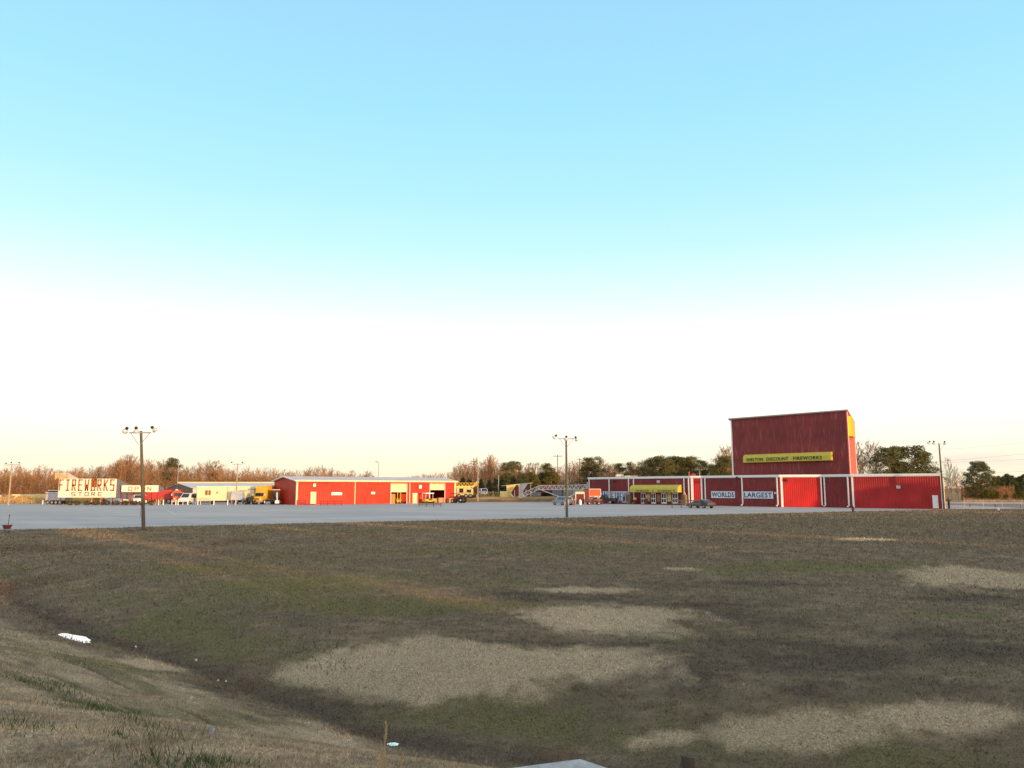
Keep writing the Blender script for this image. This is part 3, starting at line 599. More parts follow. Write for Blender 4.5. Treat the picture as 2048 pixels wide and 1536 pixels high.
for a, b, s in ((TL,TR,0.12),(TR,TR2,0.12),(TR,TR2,9.55)):
    mb = MB(); mb.bx(s-0.12, s+0.12, -0.07, -0.003, H-0.24, TZ-0.15 if s < 1 else TZb-0.1); part('corner_trim', mb, WHITE, store, rel(a), rz_of(a, b))
# yellow fascia sign on the tower front
s0, zb0 = on_wall(TL, TR, 1491.5, 926); s1, zb1 = on_wall(TL, TR, 1666, 920); _, zt0 = on_wall(TL, TR, 1491.5, 910)
u = (TR-TL).normalized(); base = TL+u*s0; w = s1-s0; hh = zt0-zb0
sg = thing('fascia_sign', 'long yellow barrel sign reading SHELTON DISCOUNT FIREWORKS on the tower front', 'sign', (base.x, base.y, (zb0+zb1)/2), rz_of(TL, TR))
pr = [(0,0),(-0.9,0),(-0.9,hh*0.55),(-0.75,hh*0.8),(-0.4,hh*0.96),(0,hh)]; n = len(pr)
mb = MB(); mb.add([(0,y_,z_) for y_,z_ in pr]+[(w,y_,z_) for y_,z_ in pr], [(i,(i+1)%n,n+(i+1)%n,n+i) for i in range(n)]); part('cover', mb, YEL, sg)
for xx in (0.0, w): mb = MB(); mb.add([(xx,y_,z_) for y_,z_ in pr], [tuple(range(n))]); part('end_panel', mb, YEL, sg)
for tx, cx_, tw in (('SHELTON', 0.145, 0.20), ('DISCOUNT', 0.415, 0.255), ('FIREWORKS', 0.755, 0.315)): part('lettering', text_mb(tx, w*tw, hh*0.42), BLKL, sg, (w*cx_, -0.93, hh*0.12))
# box sign on the tower side
a = TR+dv.normalized()*0.35; s2 = thing('side_sign', 'yellow box sign projecting high on the right side of the tower', 'sign', (a.x, a.y, 12.1), rz_of(TR, TR2))
mb = MB(); pr = [(0,0),(4.6,0),(4.6,2.9),(0,3.5)]; mb.prism_xz(pr, -0.62, -0.02); part('box', mb, mat('orange_yellow_vinyl', (0.60,0.30,0.04), 0.5, var=0.1), s2)
mb = MB(); mb.add([(-0.03,-0.6,0.05),(-0.03,-0.03,0.05),(-0.03,-0.03,3.45),(-0.03,-0.6,3.45)], [(0,1,2,3)]); part('end_panel', mb, mat('bright_yellow_vinyl', (0.85,0.72,0.01), 0.5, var=0.04), s2)
# ------------------------------------------------------------------ warehouse on the left
WL, WR = V2(592, 152), V2(910, 174); WH = 4.95
u = (WR-WL).normalized(); WLn = (WR-WL).length; wb = Vector((-u.y, u.x, 0))*12.4
wh = thing('red_warehouse', 'low red metal warehouse with cream trim and two open roll up bays', 'building', WL, 0)
def wrel(p): return rel(p, wh)
def wx(px, py=990): return on_wall(WL, WR, px, py)
op = [(wx(782)[0], wx(813)[0], wx(797,967)[1]), (wx(860)[0], wx(889)[0], wx(875,967)[1])]
segs = [(0, op[0][0]), (op[0][1], op[1][0]), (op[1][1], WLn)]; rzw = rz_of(WL, WR)
for a, b in segs: mb = MB(); mb.bx(a, b, 0, 0.15, 0, WH-0.2); part('wall', mb, REDW, wh, (0,0,0), rzw)
for a, b, z in op:
    mb = MB(); mb.bx(a, b, 0.001, 0.15, z, WH-0.2); part('lintel', mb, mat('orange_lintel', (0.55,0.16,0.03), 0.6, var=0.15), wh, (0,0,0), rzw)
for (a, b, z), zb_ in zip(op, (wx(797,984.3)[1], wx(875,980)[1])):
    mb = MB(); mb.bx(a+0.05, b-0.05, 0.02, 0.08, zb_, z-0.02)
    k = zb_+0.25
    while k < z-0.1: mb.bx(a+0.05, b-0.05, -0.0, 0.018, k, k+0.03); k += 0.3
    part('roll_up_shutter', mb, OFFW, wh, (0,0,0), rzw)
    for xx in (a-0.06, b+0.06): mb = MB(); mb.bx(xx-0.06, xx+0.06, -0.05, -0.003, 0, z); part('jamb', mb, WHITE, wh, (0,0,0), rzw)
# gable ends, back, roof
def gable(a, b):
    L = (b-a).length; zr = WH+0.72; mb = MB(); vv = [(0,0,0),(L,0,0),(L,0,WH-0.2),(L/2,0,zr-0.2),(0,0,WH-0.2)]
    mb.add(vv + [(x_,0.15,z_) for x_,_,z_ in vv], [(0,1,2,3,4),(9,8,7,6,5)] + [(i, 5+i, 5+(i+1) % 5, (i+1) % 5) for i in range(5)]); part('gable_wall', mb, REDW, wh, wrel(a), rz_of(a, b))
gable(WL+wb, WL+u*0.002); gable(WR, WR+wb)
mb = MB(); mb.bx(0, WLn, 0, 0.15, 0, WH-0.2); part('wall', mb, REDW, wh, wrel(WR+wb), rzw+math.pi)
mb = MB(); L = WLn; zr = WH+0.72; oy = 0.45; zo = WH-0.12
vs = [(-0.4,-oy,zo),(L+0.4,-oy,zo),(L+0.4,6.2,zr),(-0.4,6.2,zr),(-0.4,12.4+oy,zo),(L+0.4,12.4+oy,zo)]
mb.add(vs + [(a,b,c-0.1) for a,b,c in vs], [(0,1,2,3),(3,2,5,4),(6,9,8,7),(9,10,11,8),(0,6,7,1),(4,5,11,10)]); part('roof', mb, mat('pinkish_roof_sheet', (0.50,0.43,0.41), 0.5, var=0.1, vscale=0.5), wh, (0,0,0), rzw)
mb = MB(); mb.bx(-0.42, L+0.42, -oy-0.12, -oy-0.003, zo-0.28, zo+0.04); part('gutter', mb, OFFW, wh, (0,0,0), rzw)
for a, b in (((-0.42,-oy-0.05,zo-0.12),(-0.42,6.2,zr-0.08)), ((-0.42,6.2,zr-0.08),(-0.42,12.4+oy,zo-0.12)), ((L+0.42,-oy-0.05,zo-0.12),(L+0.42,6.2,zr-0.08))):
    mb = MB(); mb.beam(a, b, 0.14, n=4); part('rake_trim', mb, WHITE, wh, (0,0,0), rzw)
for px, w in ((593.5,0.32),(709.5,0.16),(819,0.18),(909.5,0.4)): s = wx(px)[0]; mb = MB(); mb.bx(s-w/2, s+w/2, -0.12, -0.01, 0.05, WH-0.42); part('downspout', mb, OFFW, wh, (0,0,0), rzw)
for s in (0.12, 12.3): mb = MB(); mb.bx(s-0.1, s+0.1, -0.05, -0.003, 0, WH-0.3); part('corner_trim', mb, WHITE, wh, wrel(WL+wb), rz_of(WL+wb, WL))
def wplate(name, q, m, lab=None, th=0.06):
    s0 = wx(q[0])[0]; s1 = wx(q[1])[0]; zt = wx((q[0]+q[1])/2, q[2])[1]; zb = max(0.02, wx((q[0]+q[1])/2, q[3])[1])
    mb = MB(); mb.bx(0, s1-s0, -th-0.01, -0.01, 0, zt-zb); bs = WL+u*s0; bs.z = zb; o = part(name, mb, m, wh, wrel(bs), rzw); return o, s1-s0, zt-zb
for q in ((621,632.3,983.5,1007.5), (825,834.5,986,1008)):
    o, w, h = wplate('door', q, OFFW); mb = MB(); mb.box((w-0.12,-0.1,1.0),(0.12,0.04,0.04)); part('handle', mb, GREYM, o)
wplate('wall_lamp', (625,630,967,973.5), WHITE, th=0.25); wplate('wall_lamp', (837,842,970,977), WHITE, th=0.25)
def wsign(q, lab, m=WHITE):
    s0 = wx(q[0])[0]; s1 = wx(q[1])[0]; zt = wx(q[0], q[2])[1]; zb = wx(q[0], q[3])[1]; mb = MB(); mb.bx(0, s1-s0, -0.07, -0.01, 0, zt-zb); mb.bx(-0.04, s1-s0+0.04, -0.05, -0.008, -0.04, zt-zb+0.04)
    bs = WL+u*s0; single('wall_sign', mb, m, lab, 'sign', (bs.x, bs.y, zb), rzw)
wsign((663,683.5,985,990), 'long blank white sign board on the warehouse wall'); wsign((742.5,749.5,984,988), 'small blank cream sign between the warehouse downspout and first bay')
# things in and before the bays
def wpt(px, out, z=0.02): s = wx(px)[0]; p = WL+u*s-Vector((-u.y,u.x,0))*out; return Vector((p.x, p.y, z))
mb = MB(); mb.bx(-0.9, 0.9, -0.05, 0.05, 0, 2.05); mb.bx(-0.85,0.85,-0.07,-0.052,0.1,0.2); mb.bx(-0.85,0.85,-0.07,-0.052,1.0,1.1); single('plywood_panel', mb, mat('orange_plywood', (0.5,0.22,0.05), 0.8, var=0.2), 'orange plywood sheet standing inside the left warehouse bay', 'panel', wpt(785.5,-0.6), rzw)
def forklift(p, rz, lab):
    t = thing('forklift', lab, 'forklift', p, rz)
    mb = MB(); mb.prism_xz([(-1.0,0.3),(0.7,0.3),(0.8,0.8),(0.1,0.95),(-0.3,1.15),(-1.0,1.2)], -0.55, 0.55); part('body', mb, YELM, t)
    for x_, y_ in ((-0.7,-0.6),(-0.7,0.6),(0.6,-0.6),(0.6,0.6)): mb = MB(); mb.lathe([(0.12,-0.1),(0.3,-0.1),(0.3,0.1),(0.12,0.1)], (x_,y_,0.3), 14, 'Y'); part('wheel', mb, DARK, t)
    mb = MB()
    for y_ in (-0.5, 0.5): mb.beam((-0.8,y_,1.1),(-0.6,y_,2.1),0.04); mb.beam((0.5,y_,0.9),(0.4,y_,2.1),0.04)
    mb.bx(-0.7,0.5,-0.55,0.55,2.1,2.16); part('overhead_guard', mb, BLACKM, t)
    mb = MB()
    for y_ in (-0.35, 0.35): mb.bx(0.85,0.98,y_-0.06,y_+0.06,0.1,2.4)
    mb.bx(0.85,0.95,-0.4,0.4,2.3,2.4); part('mast', mb, YELM, t)
    mb = MB()
    for y_ in (-0.3, 0.3): mb.bx(0.98,2.0,y_-0.06,y_+0.06,0.12,0.17)
    part('fork', mb, GREYM, t)
forklift(wpt(803,-1.5), -1.2, 'yellow forklift parked inside the left warehouse bay')
t = thing('utility_cart', 'yellow utility cart under a white canopy before the warehouse', 'cart', wpt(849, 1.6), rzw+0.15)
mb = MB(); mb.prism_xz([(-1.2,0.35),(1.3,0.35),(1.35,0.95),(0.9,1.05),(0.7,0.6),(-0.3,0.6),(-0.4,0.95),(-1.2,0.95)], -0.6, 0.6); part('body', mb, YELM, t)
mb = MB(); mb.bx(-1.25,1.1,-0.65,0.65,2.05,2.25); part('canopy', mb, WHITE, t)
for x_, y_ in ((-1.15,-0.6),(-1.15,0.6),(0.8,-0.6),(0.8,0.6)): mb = MB(); mb.beam((x_,y_,0.9),(x_*0.98,y_,2.05),0.035); part('post', mb, WHITE, t)
for x_ in (-0.85, 0.95):
    for y_ in (-0.58, 0.58): mb = MB(); mb.lathe([(0.1,-0.1),(0.27,-0.1),(0.27,0.1),(0.1,0.1)], (x_,y_,0.27), 12, 'Y'); part('wheel', mb, DARK, t)
mb = MB(); mb.bx(-0.3,0.15,-0.5,0.5,0.6,0.8); mb.bx(-0.4,-0.28,-0.5,0.5,0.8,1.3); part('seat', mb, BLACKM, t)
def cbox(px, out, w, h, lab):
    mb = MB(); mb.bx(-w/2,w/2,-0.5,0.5,0.1,h); mb.bx(-0.03,0.03,-0.502,0.502,0.1,h+0.004)
    for k in (-1,0,1): mb.bx(k*w*0.4-0.06,k*w*0.4+0.06,-0.48,0.48,0,0.1)
    single('cardboard_carton', mb, CARD, lab, 'carton', wpt(px,out), rzw)
cbox(881, -0.2, 1.3, 1.15, 'large cardboard carton in the right warehouse bay'); cbox(873.5, -0.8, 0.6, 1.0, 'narrow cardboard carton left of the large one in the bay'); cbox(896, 0.9, 1.1, 1.1, 'cardboard carton against the wall right of the last bay')
def person(p, lab, shirt):
    """standing figure grown from a joint skeleton"""
    me = bpy.data.meshes.new('person'); J = [(0,0,0.95),(0,0,1.2),(0,0,1.42),(0,0,1.52),(0,0.0,1.66),(0.1,0,0.9),(0.11,0.02,0.5),(0.11,0,0.08),(0.11,-0.14,0.04),(-0.1,0,0.9),(-0.12,-0.03,0.5),(-0.12,0,0.08),(-0.12,-0.14,0.04),
         (0.18,0,1.4),(0.24,0.02,1.13),(0.26,-0.1,0.9),(-0.18,0,1.4),(-0.25,0.0,1.13),(-0.22,-0.16,0.95),(0.27,-0.14,0.82),(-0.2,-0.22,0.88)]
    Ed = [(0,1),(1,2),(2,3),(3,4),(0,5),(5,6),(6,7),(7,8),(0,9),(9,10),(10,11),(11,12),(2,13),(13,14),(14,15),(2,16),(16,17),(17,18),(15,19),(18,20)]
    rr = [.15,.15,.14,.06,.10,.09,.065,.045,.035,.09,.065,.045,.035,.06,.045,.03,.06,.045,.03,.03,.03]
    me.from_pydata(J, Ed, []); me.materials.append(shirt); o = link('person', me, None, p, -0.4); tag(o, lab, 'person')
    sk = o.modifiers.new('skin', 'SKIN'); o.modifiers.new('sub', 'SUBSURF').levels = 1
    for i, v in enumerate(me.skin_vertices[0].data if me.skin_vertices else []): v.radius = (rr[i], rr[i]*0.8)
    if not me.skin_vertices: pass
    return o
# (no person is clear enough in the photograph to build)
# benches and rails in the lot
def rail(px0, px1, D, zs, hpost, posts, m, lab, name='parking_rail', cat='rail', dy=0.0):
    a = V2(px0, D); b = V2(px1, D+dy); t = thing(name, lab, cat, a, rz_of(a, b)); L = (b-a).length
    for z in zs: mb = MB(); mb.bx(0, L, -0.05, 0.05, z-0.07, z+0.07); part('rail', mb, m, t)
    for k in range(posts): mb = MB(); mb.bx(L*k/(posts-1)-0.06, L*k/(posts-1)+0.06, 0.052, 0.15, 0, hpost); part('post', mb, m, t)
GREYW = mat('weathered_grey_wood', (0.075, 0.065, 0.062), 0.9, var=0.25, vscale=5); REDWD = mat('red_painted_wood', (0.30, 0.04, 0.03), 0.8, var=0.2, vscale=5)
rail(1344, 1399, 127, (0.75, 1.25), 1.3, 4, GREYW, 'long grey wooden two bar rail in front of the parked dark car')
rail(838, 882, 138, (0.35, 0.62), 0.75, 4, GREYW, 'low grey wooden rail standing alone in the lot before the warehouse')
rail(641, 683, 146, (0.35, 0.85), 0.95, 4, REDWD, 'low reddish wooden rail close to the warehouse wall')
rail(594, 611, 149.5, (0.5, 0.95), 1.0, 2, REDWD, 'short red bench rail at the left corner of the warehouse')
# ------------------------------------------------------------------ floodlight poles
SUNLITP = mat('sunlit_pole_wood', (0.36, 0.29, 0.19), 0.8, var=0.2, vscale=3)  # pole wood lightened to carry the low sun on the far poles
def flood_pole(px, D, topy, lean, lamps, label, pm=None):
    base = V2(px, D); base.z = 0.0; ht = Z(topy, D); t = thing('floodlight_pole', label, 'light pole', base, 0, 'floodlight poles around the lot')
    L = lean; mb = MB(); nseg = 6
    for k in range(nseg):
        f0, f1 = k/nseg, (k+1)/nseg; mb.beam((L*f0,0,-0.3+ (ht+0.3)*f0), (L*f1,0,-0.3+(ht+0.3)*f1), 0.15-0.05*f0, 0.15-0.05*f1, 10)
    part('pole', mb, pm or WOODP, t)
    xs = [l[0] for l in lamps]; zc = ht-0.15; mb = MB(); mb.bx(L+min(xs)+0.15, L+max(xs)-0.1, -0.16, -0.08, zc-0.05, zc+0.05)
    for sx in (-1, 1): mb.beam((L+sx*0.06,-0.12,ht-1.15),(L+sx*0.8,-0.12,zc),0.025)
    part('crossarm', mb, GREYM, t)
    for lx, lz, tilt in lamps:
        m = MB(); c = Vector((L+lx, -0.25, ht+lz))
        m.lathe([(0.05,0.15),(0.17,0.1),(0.20,-0.12),(0.14,-0.2)], (0,0,0), 10)
        h = part('lamp_head', m, BLACKM, t, c); h.rotation_euler = (0.35, tilt, 0); h.scale = (0.68,0.68,0.68)
        m = MB(); m.lathe([(0.14,-0.2),(0.33,-0.42),(0.36,-0.58),(0.30,-0.66),(0.05,-0.70)], (0,0,0), 14); part('reflector', m, LAMPM, h)
    m = MB(); m.bx(-0.2-0.12, -0.13, -0.12, 0.12, 0.95, 1.75); part('switch_box', m, GREYM, t)
    return t
flood_pole(291.5, 63.5, 862, -0.75, [(-1.05,0.22,0.7),(-0.30,0.26,0.1),(1.0,0.30,-0.75)], 'leaning wooden floodlight pole on the near left edge of the lot')
flood_pole(1133.5, 88, 875, 0.0, [(-1.15,0.22,0.8),(0.0,0.10,0.1),(1.05,0.02,-0.5)], 'upright wooden floodlight pole on the near edge of the lot, middle of the view')
flood_pole(1887, 120.5, 886, -0.05, [(-1.55,0.22,0.6),(-0.9,0.25,0.0),(0.75,0.20,-0.3)], 'wooden floodlight pole at the right corner of the red wing')
flood_pole(17.5, 149, 928, 0.0, [(-0.95,0.15,0.8),(0.05,0.3,0.1),(1.5,0.3,-0.6)], 'sunlit floodlight pole at the far left end of the lot', SUNLITP)
flood_pole(472, 160, 927, 0.0, [(-1.15,0.25,0.9),(1.0,0.25,-0.9)], 'floodlight pole in front of the cream office trailer', SUNLITP)
flood_pole(955.5, 181.5, 930, 0.0, [(-1.15,0.2,0.7),(-0.1,0.3,0.1),(1.2,0.2,-0.6)], 'sunlit floodlight pole between the warehouse and the machinery rise', SUNLITP)
def street_light(px, D, topy, lab, base_z=0.0):
    ht = Z(topy, D); t = thing('street_light', lab, 'street light', (X(px, D), D, base_z), 0)
    mb = MB(); mb.beam((0,0,0),(0,0,ht),0.10,0.07,8); part('pole', mb, GREYM, t)
    mb = MB(); mb.beam((0,0,ht),(-0.5,0,ht+0.05),0.05,0.04,6); mb.box((-0.6,0,ht+0.05),(0.6,0.3,0.16)); part('lamp_head', mb, BLACKM, t)
street_light(755.5, 215, 924, 'thin steel street light rising behind the warehouse roof'); street_light(353, 205, 925, 'thin street light behind the red trucks at left')
def utility_pole(px, D, topy, lab, arm=1.2, n=1):
    ht = Z(topy, D); t = thing('utility_pole', lab, 'utility pole', (X(px, D), D, 0), 0)
    mb = MB(); mb.beam((0,0,0),(0,0,ht),0.16,0.11,8); part('pole', mb, WOODP, t)
    for k in range(n): mb = MB(); mb.bx(-arm, arm, -0.2, -0.11, ht-0.6-k*0.9, ht-0.46-k*0.9); part('crossarm', mb, WOODP, t)
    for sx in (-0.9, -0.5, 0.5, 0.9): mb = MB(); mb.lathe([(0.05,0),(0.07,0.08),(0.03,0.2)], (sx*arm,-0.15,ht-0.46), 8); part('insulator', mb, GREYM, t)
utility_pole(1116, 236, 909, 'tall wooden utility pole with crossarm left of the red store', 1.4); utility_pole(1160, 262, 916, 'farther utility pole seen above the woods left of the store', 0.9)
utility_pole(1076, 262, 925, 'distant utility pole over the woods behind the lattice boom', 0.6); utility_pole(947, 262, 920, 'distant utility pole over the woods right of the warehouse', 1.1); utility_pole(1278, 232, 931, 'utility pole behind the store roof left of the tower', 0.8)
mb = MB(); p = (X(997,200), 200, 1.05); mb.beam((0,0,0),(0,0,Z(952,200)-1.05),0.10,0.08,8); mb.lathe([(0.13,0),(0.13,0.1),(0.02,0.2)],(0,0,Z(952,200)-1.05),8); single('flag_pole', mb, mat('grey_green_pole', (0.35,0.38,0.33), 0.6, var=0.1), 'short pale pole standing before the dark evergreens', 'pole', p)
mb = MB(); p = V2(1889, 126); mb.beam((0,0,0),(0,0,4.9),0.09,0.08,8); mb.lathe([(0.16,3.2),(0.16,4.9)],(0,0,0),8); single('marker_post', mb, OFFW, 'cream post just behind the right corner floodlight pole', 'post', p)
WIRE = mat('overhead_wire', (0.10,0.10,0.10), 0.6, var=0.1)
for k, (q0, q1, nm) in enumerate((((1470,928),(2300,860),'topmost'), ((1700,935),(2300,878),'second'), ((1880,925),(2300,895),'third'), ((1960,946),(2300,915),'lowest'))):
    a = P(q0[0], q0[1], 230); b = P(q1[0], q1[1], 205); mb = MB(); prev = a
    for i in range(1, 17):
        t_ = i/16; q = a.lerp(b, t_); q.z -= 1.6*t_*(1-t_)*4*0.5; mb.beam(prev, q, 0.017, n=4, caps=False); prev = q
    single('overhead_wire', mb, WIRE, f'{nm} of the four thin overhead wires crossing the sky right of the tower', 'wire', group='overhead wires at right')
# ------------------------------------------------------------------ vehicles and machines
def wheels(t, xs, w, r, th=0.22, rimm=None):
    for x_ in xs:
        for sy in (-1, 1):
            y_ = sy*(w/2-th/2+0.01); mb = MB(); mb.lathe([(r*0.6,-th/2),(r*0.95,-th/2),(r,-th/4),(r,th/4),(r*0.95,th/2),(r*0.6,th/2)], (x_,y_,r), 18, 'Y'); wp = part('wheel', mb, DARK, t)
            mb = MB(); mb.lathe([(r*0.2,sy*(th/2+0.02)),(r*0.58,sy*(th/2+0.0)),(r*0.62,sy*(th/2-0.06))][::1], (x_,y_,r), 14, 'Y'); part('rim', mb, rimm or GREYM, wp)
TAIL = mat('red_tail_lamp', (0.25,0.02,0.02), 0.3, var=0.1); HEADL = mat('clear_headlamp', (0.75,0.75,0.72), 0.15, var=0.05)
def car(name, lab, cat, loc, rz, paint, kind='minivan', L=4.7, W=1.85, Hh=1.7):
    t = thing(name, lab, cat, loc, rz); h = Hh
    if kind == 'minivan':
        low = [(-L/2,0.35),(L/2-0.1,0.3),(L/2,0.55),(L/2-0.1,0.85),(L/2-0.9,0.98),(-L/2,1.02)]; cab = [(-L/2+0.03,1.021),(L/2-0.92,1.0),(L/2-1.75,h-0.04),(L/2-2.2,h),(-L/2+0.5,h),(-L/2+0.2,h-0.1)]
    elif kind == 'sedan':
        low = [(-L/2,0.35),(L/2-0.1,0.3),(L/2,0.5),(L/2-0.1,0.75),(L/2-1.1,0.92),(-L/2+0.7,0.98),(-L/2,0.92)]; cab = [(-L/2+0.5,0.985),(L/2-1.2,0.93),(L/2-1.95,h-0.03),(L/2-2.4,h),(-L/2+1.5,h),(-L/2+1.1,h-0.06)]
    elif kind == 'pickup':
        low = [(-L/2,0.55),(L/2-0.1,0.45),(L/2,0.7),(L/2-0.05,1.1),(L/2-1.2,1.2),(-L/2,1.2)]; cab = [(-L/2+1.9,1.201),(L/2-1.3,1.205),(L/2-1.9,h-0.05),(L/2-2.3,h),(-L/2+2.1,h)]
    else:
        low = [(-L/2,0.4),(L/2-0.1,0.4),(L/2,0.7),(L/2-0.15,1.15),(L/2-0.6,1.25),(-L/2,1.25)]; cab = [(-L/2,1.251),(L/2-0.6,1.255),(L/2-1.3,h-0.05),(L/2-1.8,h),(-L/2+0.1,h)]
    mb = MB(); mb.prism_xz(low, -W/2, W/2); b = part('body', mb, paint, t)
    mb = MB(); mb.prism_xz(cab, -W/2+0.04, W/2-0.04, 0.16); c = part('cabin', mb, paint, t)
    zl = cab[0][1]; zh = h; x0 = min(p[0] for p in cab); x1 = max(p[0] for p in cab)
    za = zl+0.07; zb = zh-0.15; ia = 0.16*(za-zl)/(zh-zl); ib = 0.16*(zb-zl)/(zh-zl)
    xs = [(x0+0.35, x0+1.35), (x0+1.45, x0+2.35), (x0+2.45, x1-0.95)] if kind in ('minivan','van') else [(x0+0.55, (x0+x1)/2-0.05), ((x0+x1)/2+0.05, x1-0.85)]
    for sy in (-1, 1):
        for a, b_ in xs:
            if b_ <= a: continue
            mb = MB(); ya = sy*(W/2-0.04-ia+0.012); yb = sy*(W/2-0.04-ib+0.012); mb.add([(a,ya,za),(b_+0.15,ya,za),(b_-0.1,yb,zb),(a+0.08,yb,zb)], [(0,1,2,3)]); part('window', mb, GLASS, t)
    def inter(seg, f): return (seg[0][0]+(seg[1][0]-seg[0][0])*f, seg[0][1]+(seg[1][1]-seg[0][1])*f)
    a = inter((cab[1], cab[2]), 0.12); b_ = inter((cab[1], cab[2]), 0.93); mb = MB(); w1 = W/2-0.22; w2 = W/2-0.32
    mb.add([(a[0]+0.02,-w1,a[1]+0.02),(a[0]+0.02,w1,a[1]+0.02),(b_[0]+0.02,w2,b_[1]+0.02),(b_[0]+0.02,-w2,b_[1]+0.02)], [(0,1,2,3)]); part('windshield', mb, GLASS, t)
    r0, r1 = cab[0], cab[-1]; a = inter((r0, r1), 0.15); b_ = inter((r0, r1), 0.9); mb = MB()
    mb.add([(a[0]-0.02,-w1,a[1]+0.01),(a[0]-0.02,w1,a[1]+0.01),(b_[0]-0.02,w2,b_[1]+0.01),(b_[0]-0.02,-w2,b_[1]+0.01)], [(3,2,1,0)]); part('rear_window', mb, GLASS, t)
    for sy in (-1, 1):
        mb = MB(); mb.box((-L/2-0.01, sy*(W/2-0.17), 0.82 if kind != 'minivan' else 0.9), (0.05,0.16,0.22)); part('taillight', mb, TAIL, t)
        mb = MB(); mb.box((L/2-0.06, sy*(W/2-0.25), 0.68 if kind in ('minivan','sedan') else 0.92), (0.1,0.36,0.16)); part('headlight', mb, HEADL, t)
    mb = MB(); mb.bx(-L/2-0.08,-L/2,-W/2+0.05,W/2-0.05,0.36,0.58); part('bumper', mb, BLACKM if kind != 'minivan' else paint, t)
    mb = MB(); mb.bx(L/2-0.04,L/2+0.06,-W/2+0.1,W/2-0.1,0.32,0.52); part('bumper', mb, BLACKM, t)
    r = 0.33 if kind in ('minivan','sedan') else 0.38; wheels(t, (-L/2+0.85, L/2-0.9), W+0.03, r)
    return t
car('parked_minivan', 'silver minivan parked behind the middle floodlight pole', 'minivan', V2(1125,151.5), R(120), SILV)
car('parked_car', 'dark grey car behind the long grey rail near the store', 'car', V2(1401,128.5), R(122), DCAR, 'sedan', 4.8, 1.85, 1.42)
car('parked_pickup', 'black pickup truck in front of the TON board', 'pickup truck', V2(1207,163), R(150), BLACKM, 'pickup', 5.4, 1.95, 1.85)
t = car('white_pickup', 'white pickup truck under the OPEN sign', 'pickup truck', V2(276,157), R(-60), WCAR, 'pickup', 5.4, 2.0, 1.95)
car('white_van', 'white van standing at the right end of the FIREWORKS sign', 'van', V2(236,158), R(-40), WCAR, 'van', 5.4, 2.0, 2.1)
car('white_van', 'white van parked facing the lot beside the cream office trailer', 'van', V2(380,160), R(-100), WCAR, 'van', 5.2, 2.1, 2.25)
o = car('white_van', 'small white van on the rise behind the truss frames', 'van', V2(967,214), R(-80), WCAR, 'van', 5.0, 2.0, 2.1); o.location.z = 1.1
car('parked_car', 'pale car at the far left edge of the dry field', 'car', V2(3,205), R(-20), WCAR, 'sedan', 4.6, 1.8, 1.45)
# --- red booth and orange sign at the left end of the store
def face(mbx): return mbx
t = thing('ticket_booth', 'small dark red booth with white header board before the store', 'booth', V2(1160,157), 0)
w = X(1169,157)-X(1151,157); mb = MB(); mb.bx(-w/2+0.1, w/2-0.1, -0.0, 1.4, 0.1, 2.05); part('cabin', mb, DRED, t)
mb = MB(); mb.bx(-w/2, w/2, -0.2, 1.5, 2.1, 2.55); part('header', mb, OFFW, t)
for x_ in (-w/2+0.05, w/2-0.05): mb = MB(); mb.bx(x_-0.06, x_+0.06, -0.18, -0.06, 0, 2.1); part('post', mb, WHITE, t)
mb = MB(); mb.bx(-w/2+0.2, w/2-0.2, -0.03, -0.002, 1.0, 1.9); part('hatch', mb, mat('maroon_hatch', (0.13,0.03,0.03), 0.7, var=0.3), t)
single('propane_tank', MB().lathe([(0.0,0),(0.25,0.02),(0.3,0.15),(0.3,0.75),(0.18,0.95),(0.12,1.05)], (0,0,0), 14), WHITE, 'small white and dark canister in front of the red booth', 'tank', V2(1160.5,153))
t = thing('roadside_sign', 'bright orange red sign panel on a trailer beside the dark red board', 'sign', V2(1190,160), R(4))
w = X(1201.5,160)-X(1179,160); mb = MB(); mb.bx(-w/2, w/2, -0.06, 0.06, Z(992,160), Z(978.5,160)); part('panel', mb, ORNG, t)
for a, b, c_, d in ((-w/2-0.07,w/2+0.07,Z(978.5,160),Z(978.5,160)+0.08),(-w/2-0.07,w/2+0.07,Z(992,160)-0.08,Z(992,160))): mb = MB(); mb.bx(a,b,-0.08,0.08,c_,d); part('frame', mb, WHITE, t)
mb = MB(); mb.bx(w/2,w/2+0.07,-0.08,0.08,Z(992,160),Z(978.5,160)); mb.beam((w/2-0.9,0,Z(992,160)-0.08),(w/2-0.4,0,1.2),0.07); mb.beam((w/2-0.4,0,1.2),(w/2,0,Z(992,160)),0.07); part('arrow', mb, WHITE, t)
mb = MB(); mb.bx(-w/2-1.2,-w/2-0.08,0.0,0.1,0.4,Z(980,160)); part('side_board', mb, DRED, t)
mb = MB(); mb.bx(-0.9,-0.8,-0.05,0.05,0.4,1.65); mb.bx(0.8,0.9,-0.05,0.05,0.4,1.65); part('leg', mb, GREYM, t); mb = MB(); mb.bx(-1.3,1.3,-0.5,0.5,0.42,0.55); part('deck', mb, BLACKM, t); wheels(t, (-0.2,), 1.3, 0.3)
t = thing('utility_trailer', 'red flat trailer loaded with pipes and picnic benches before the store', 'trailer', V2(1186,155), R(3))
mb = MB(); mb.bx(-1.9,1.9,-0.9,0.9,0.42,0.52); part('deck', mb, DRED, t); wheels(t, (-0.9,1.0), 2.0, 0.3)
mb = MB()
for z_ in (0.75,1.0): mb.bx(-1.9,1.9,-0.93,-0.88,z_-0.04,z_+0.04)
for x_ in (-1.88,-0.9,0,0.9,1.88): mb.bx(x_-0.04,x_+0.04,-0.879,-0.82,0.52,1.04)
part('side_rail', mb, DRED, t)
mb = MB(); rr = random.Random(4)
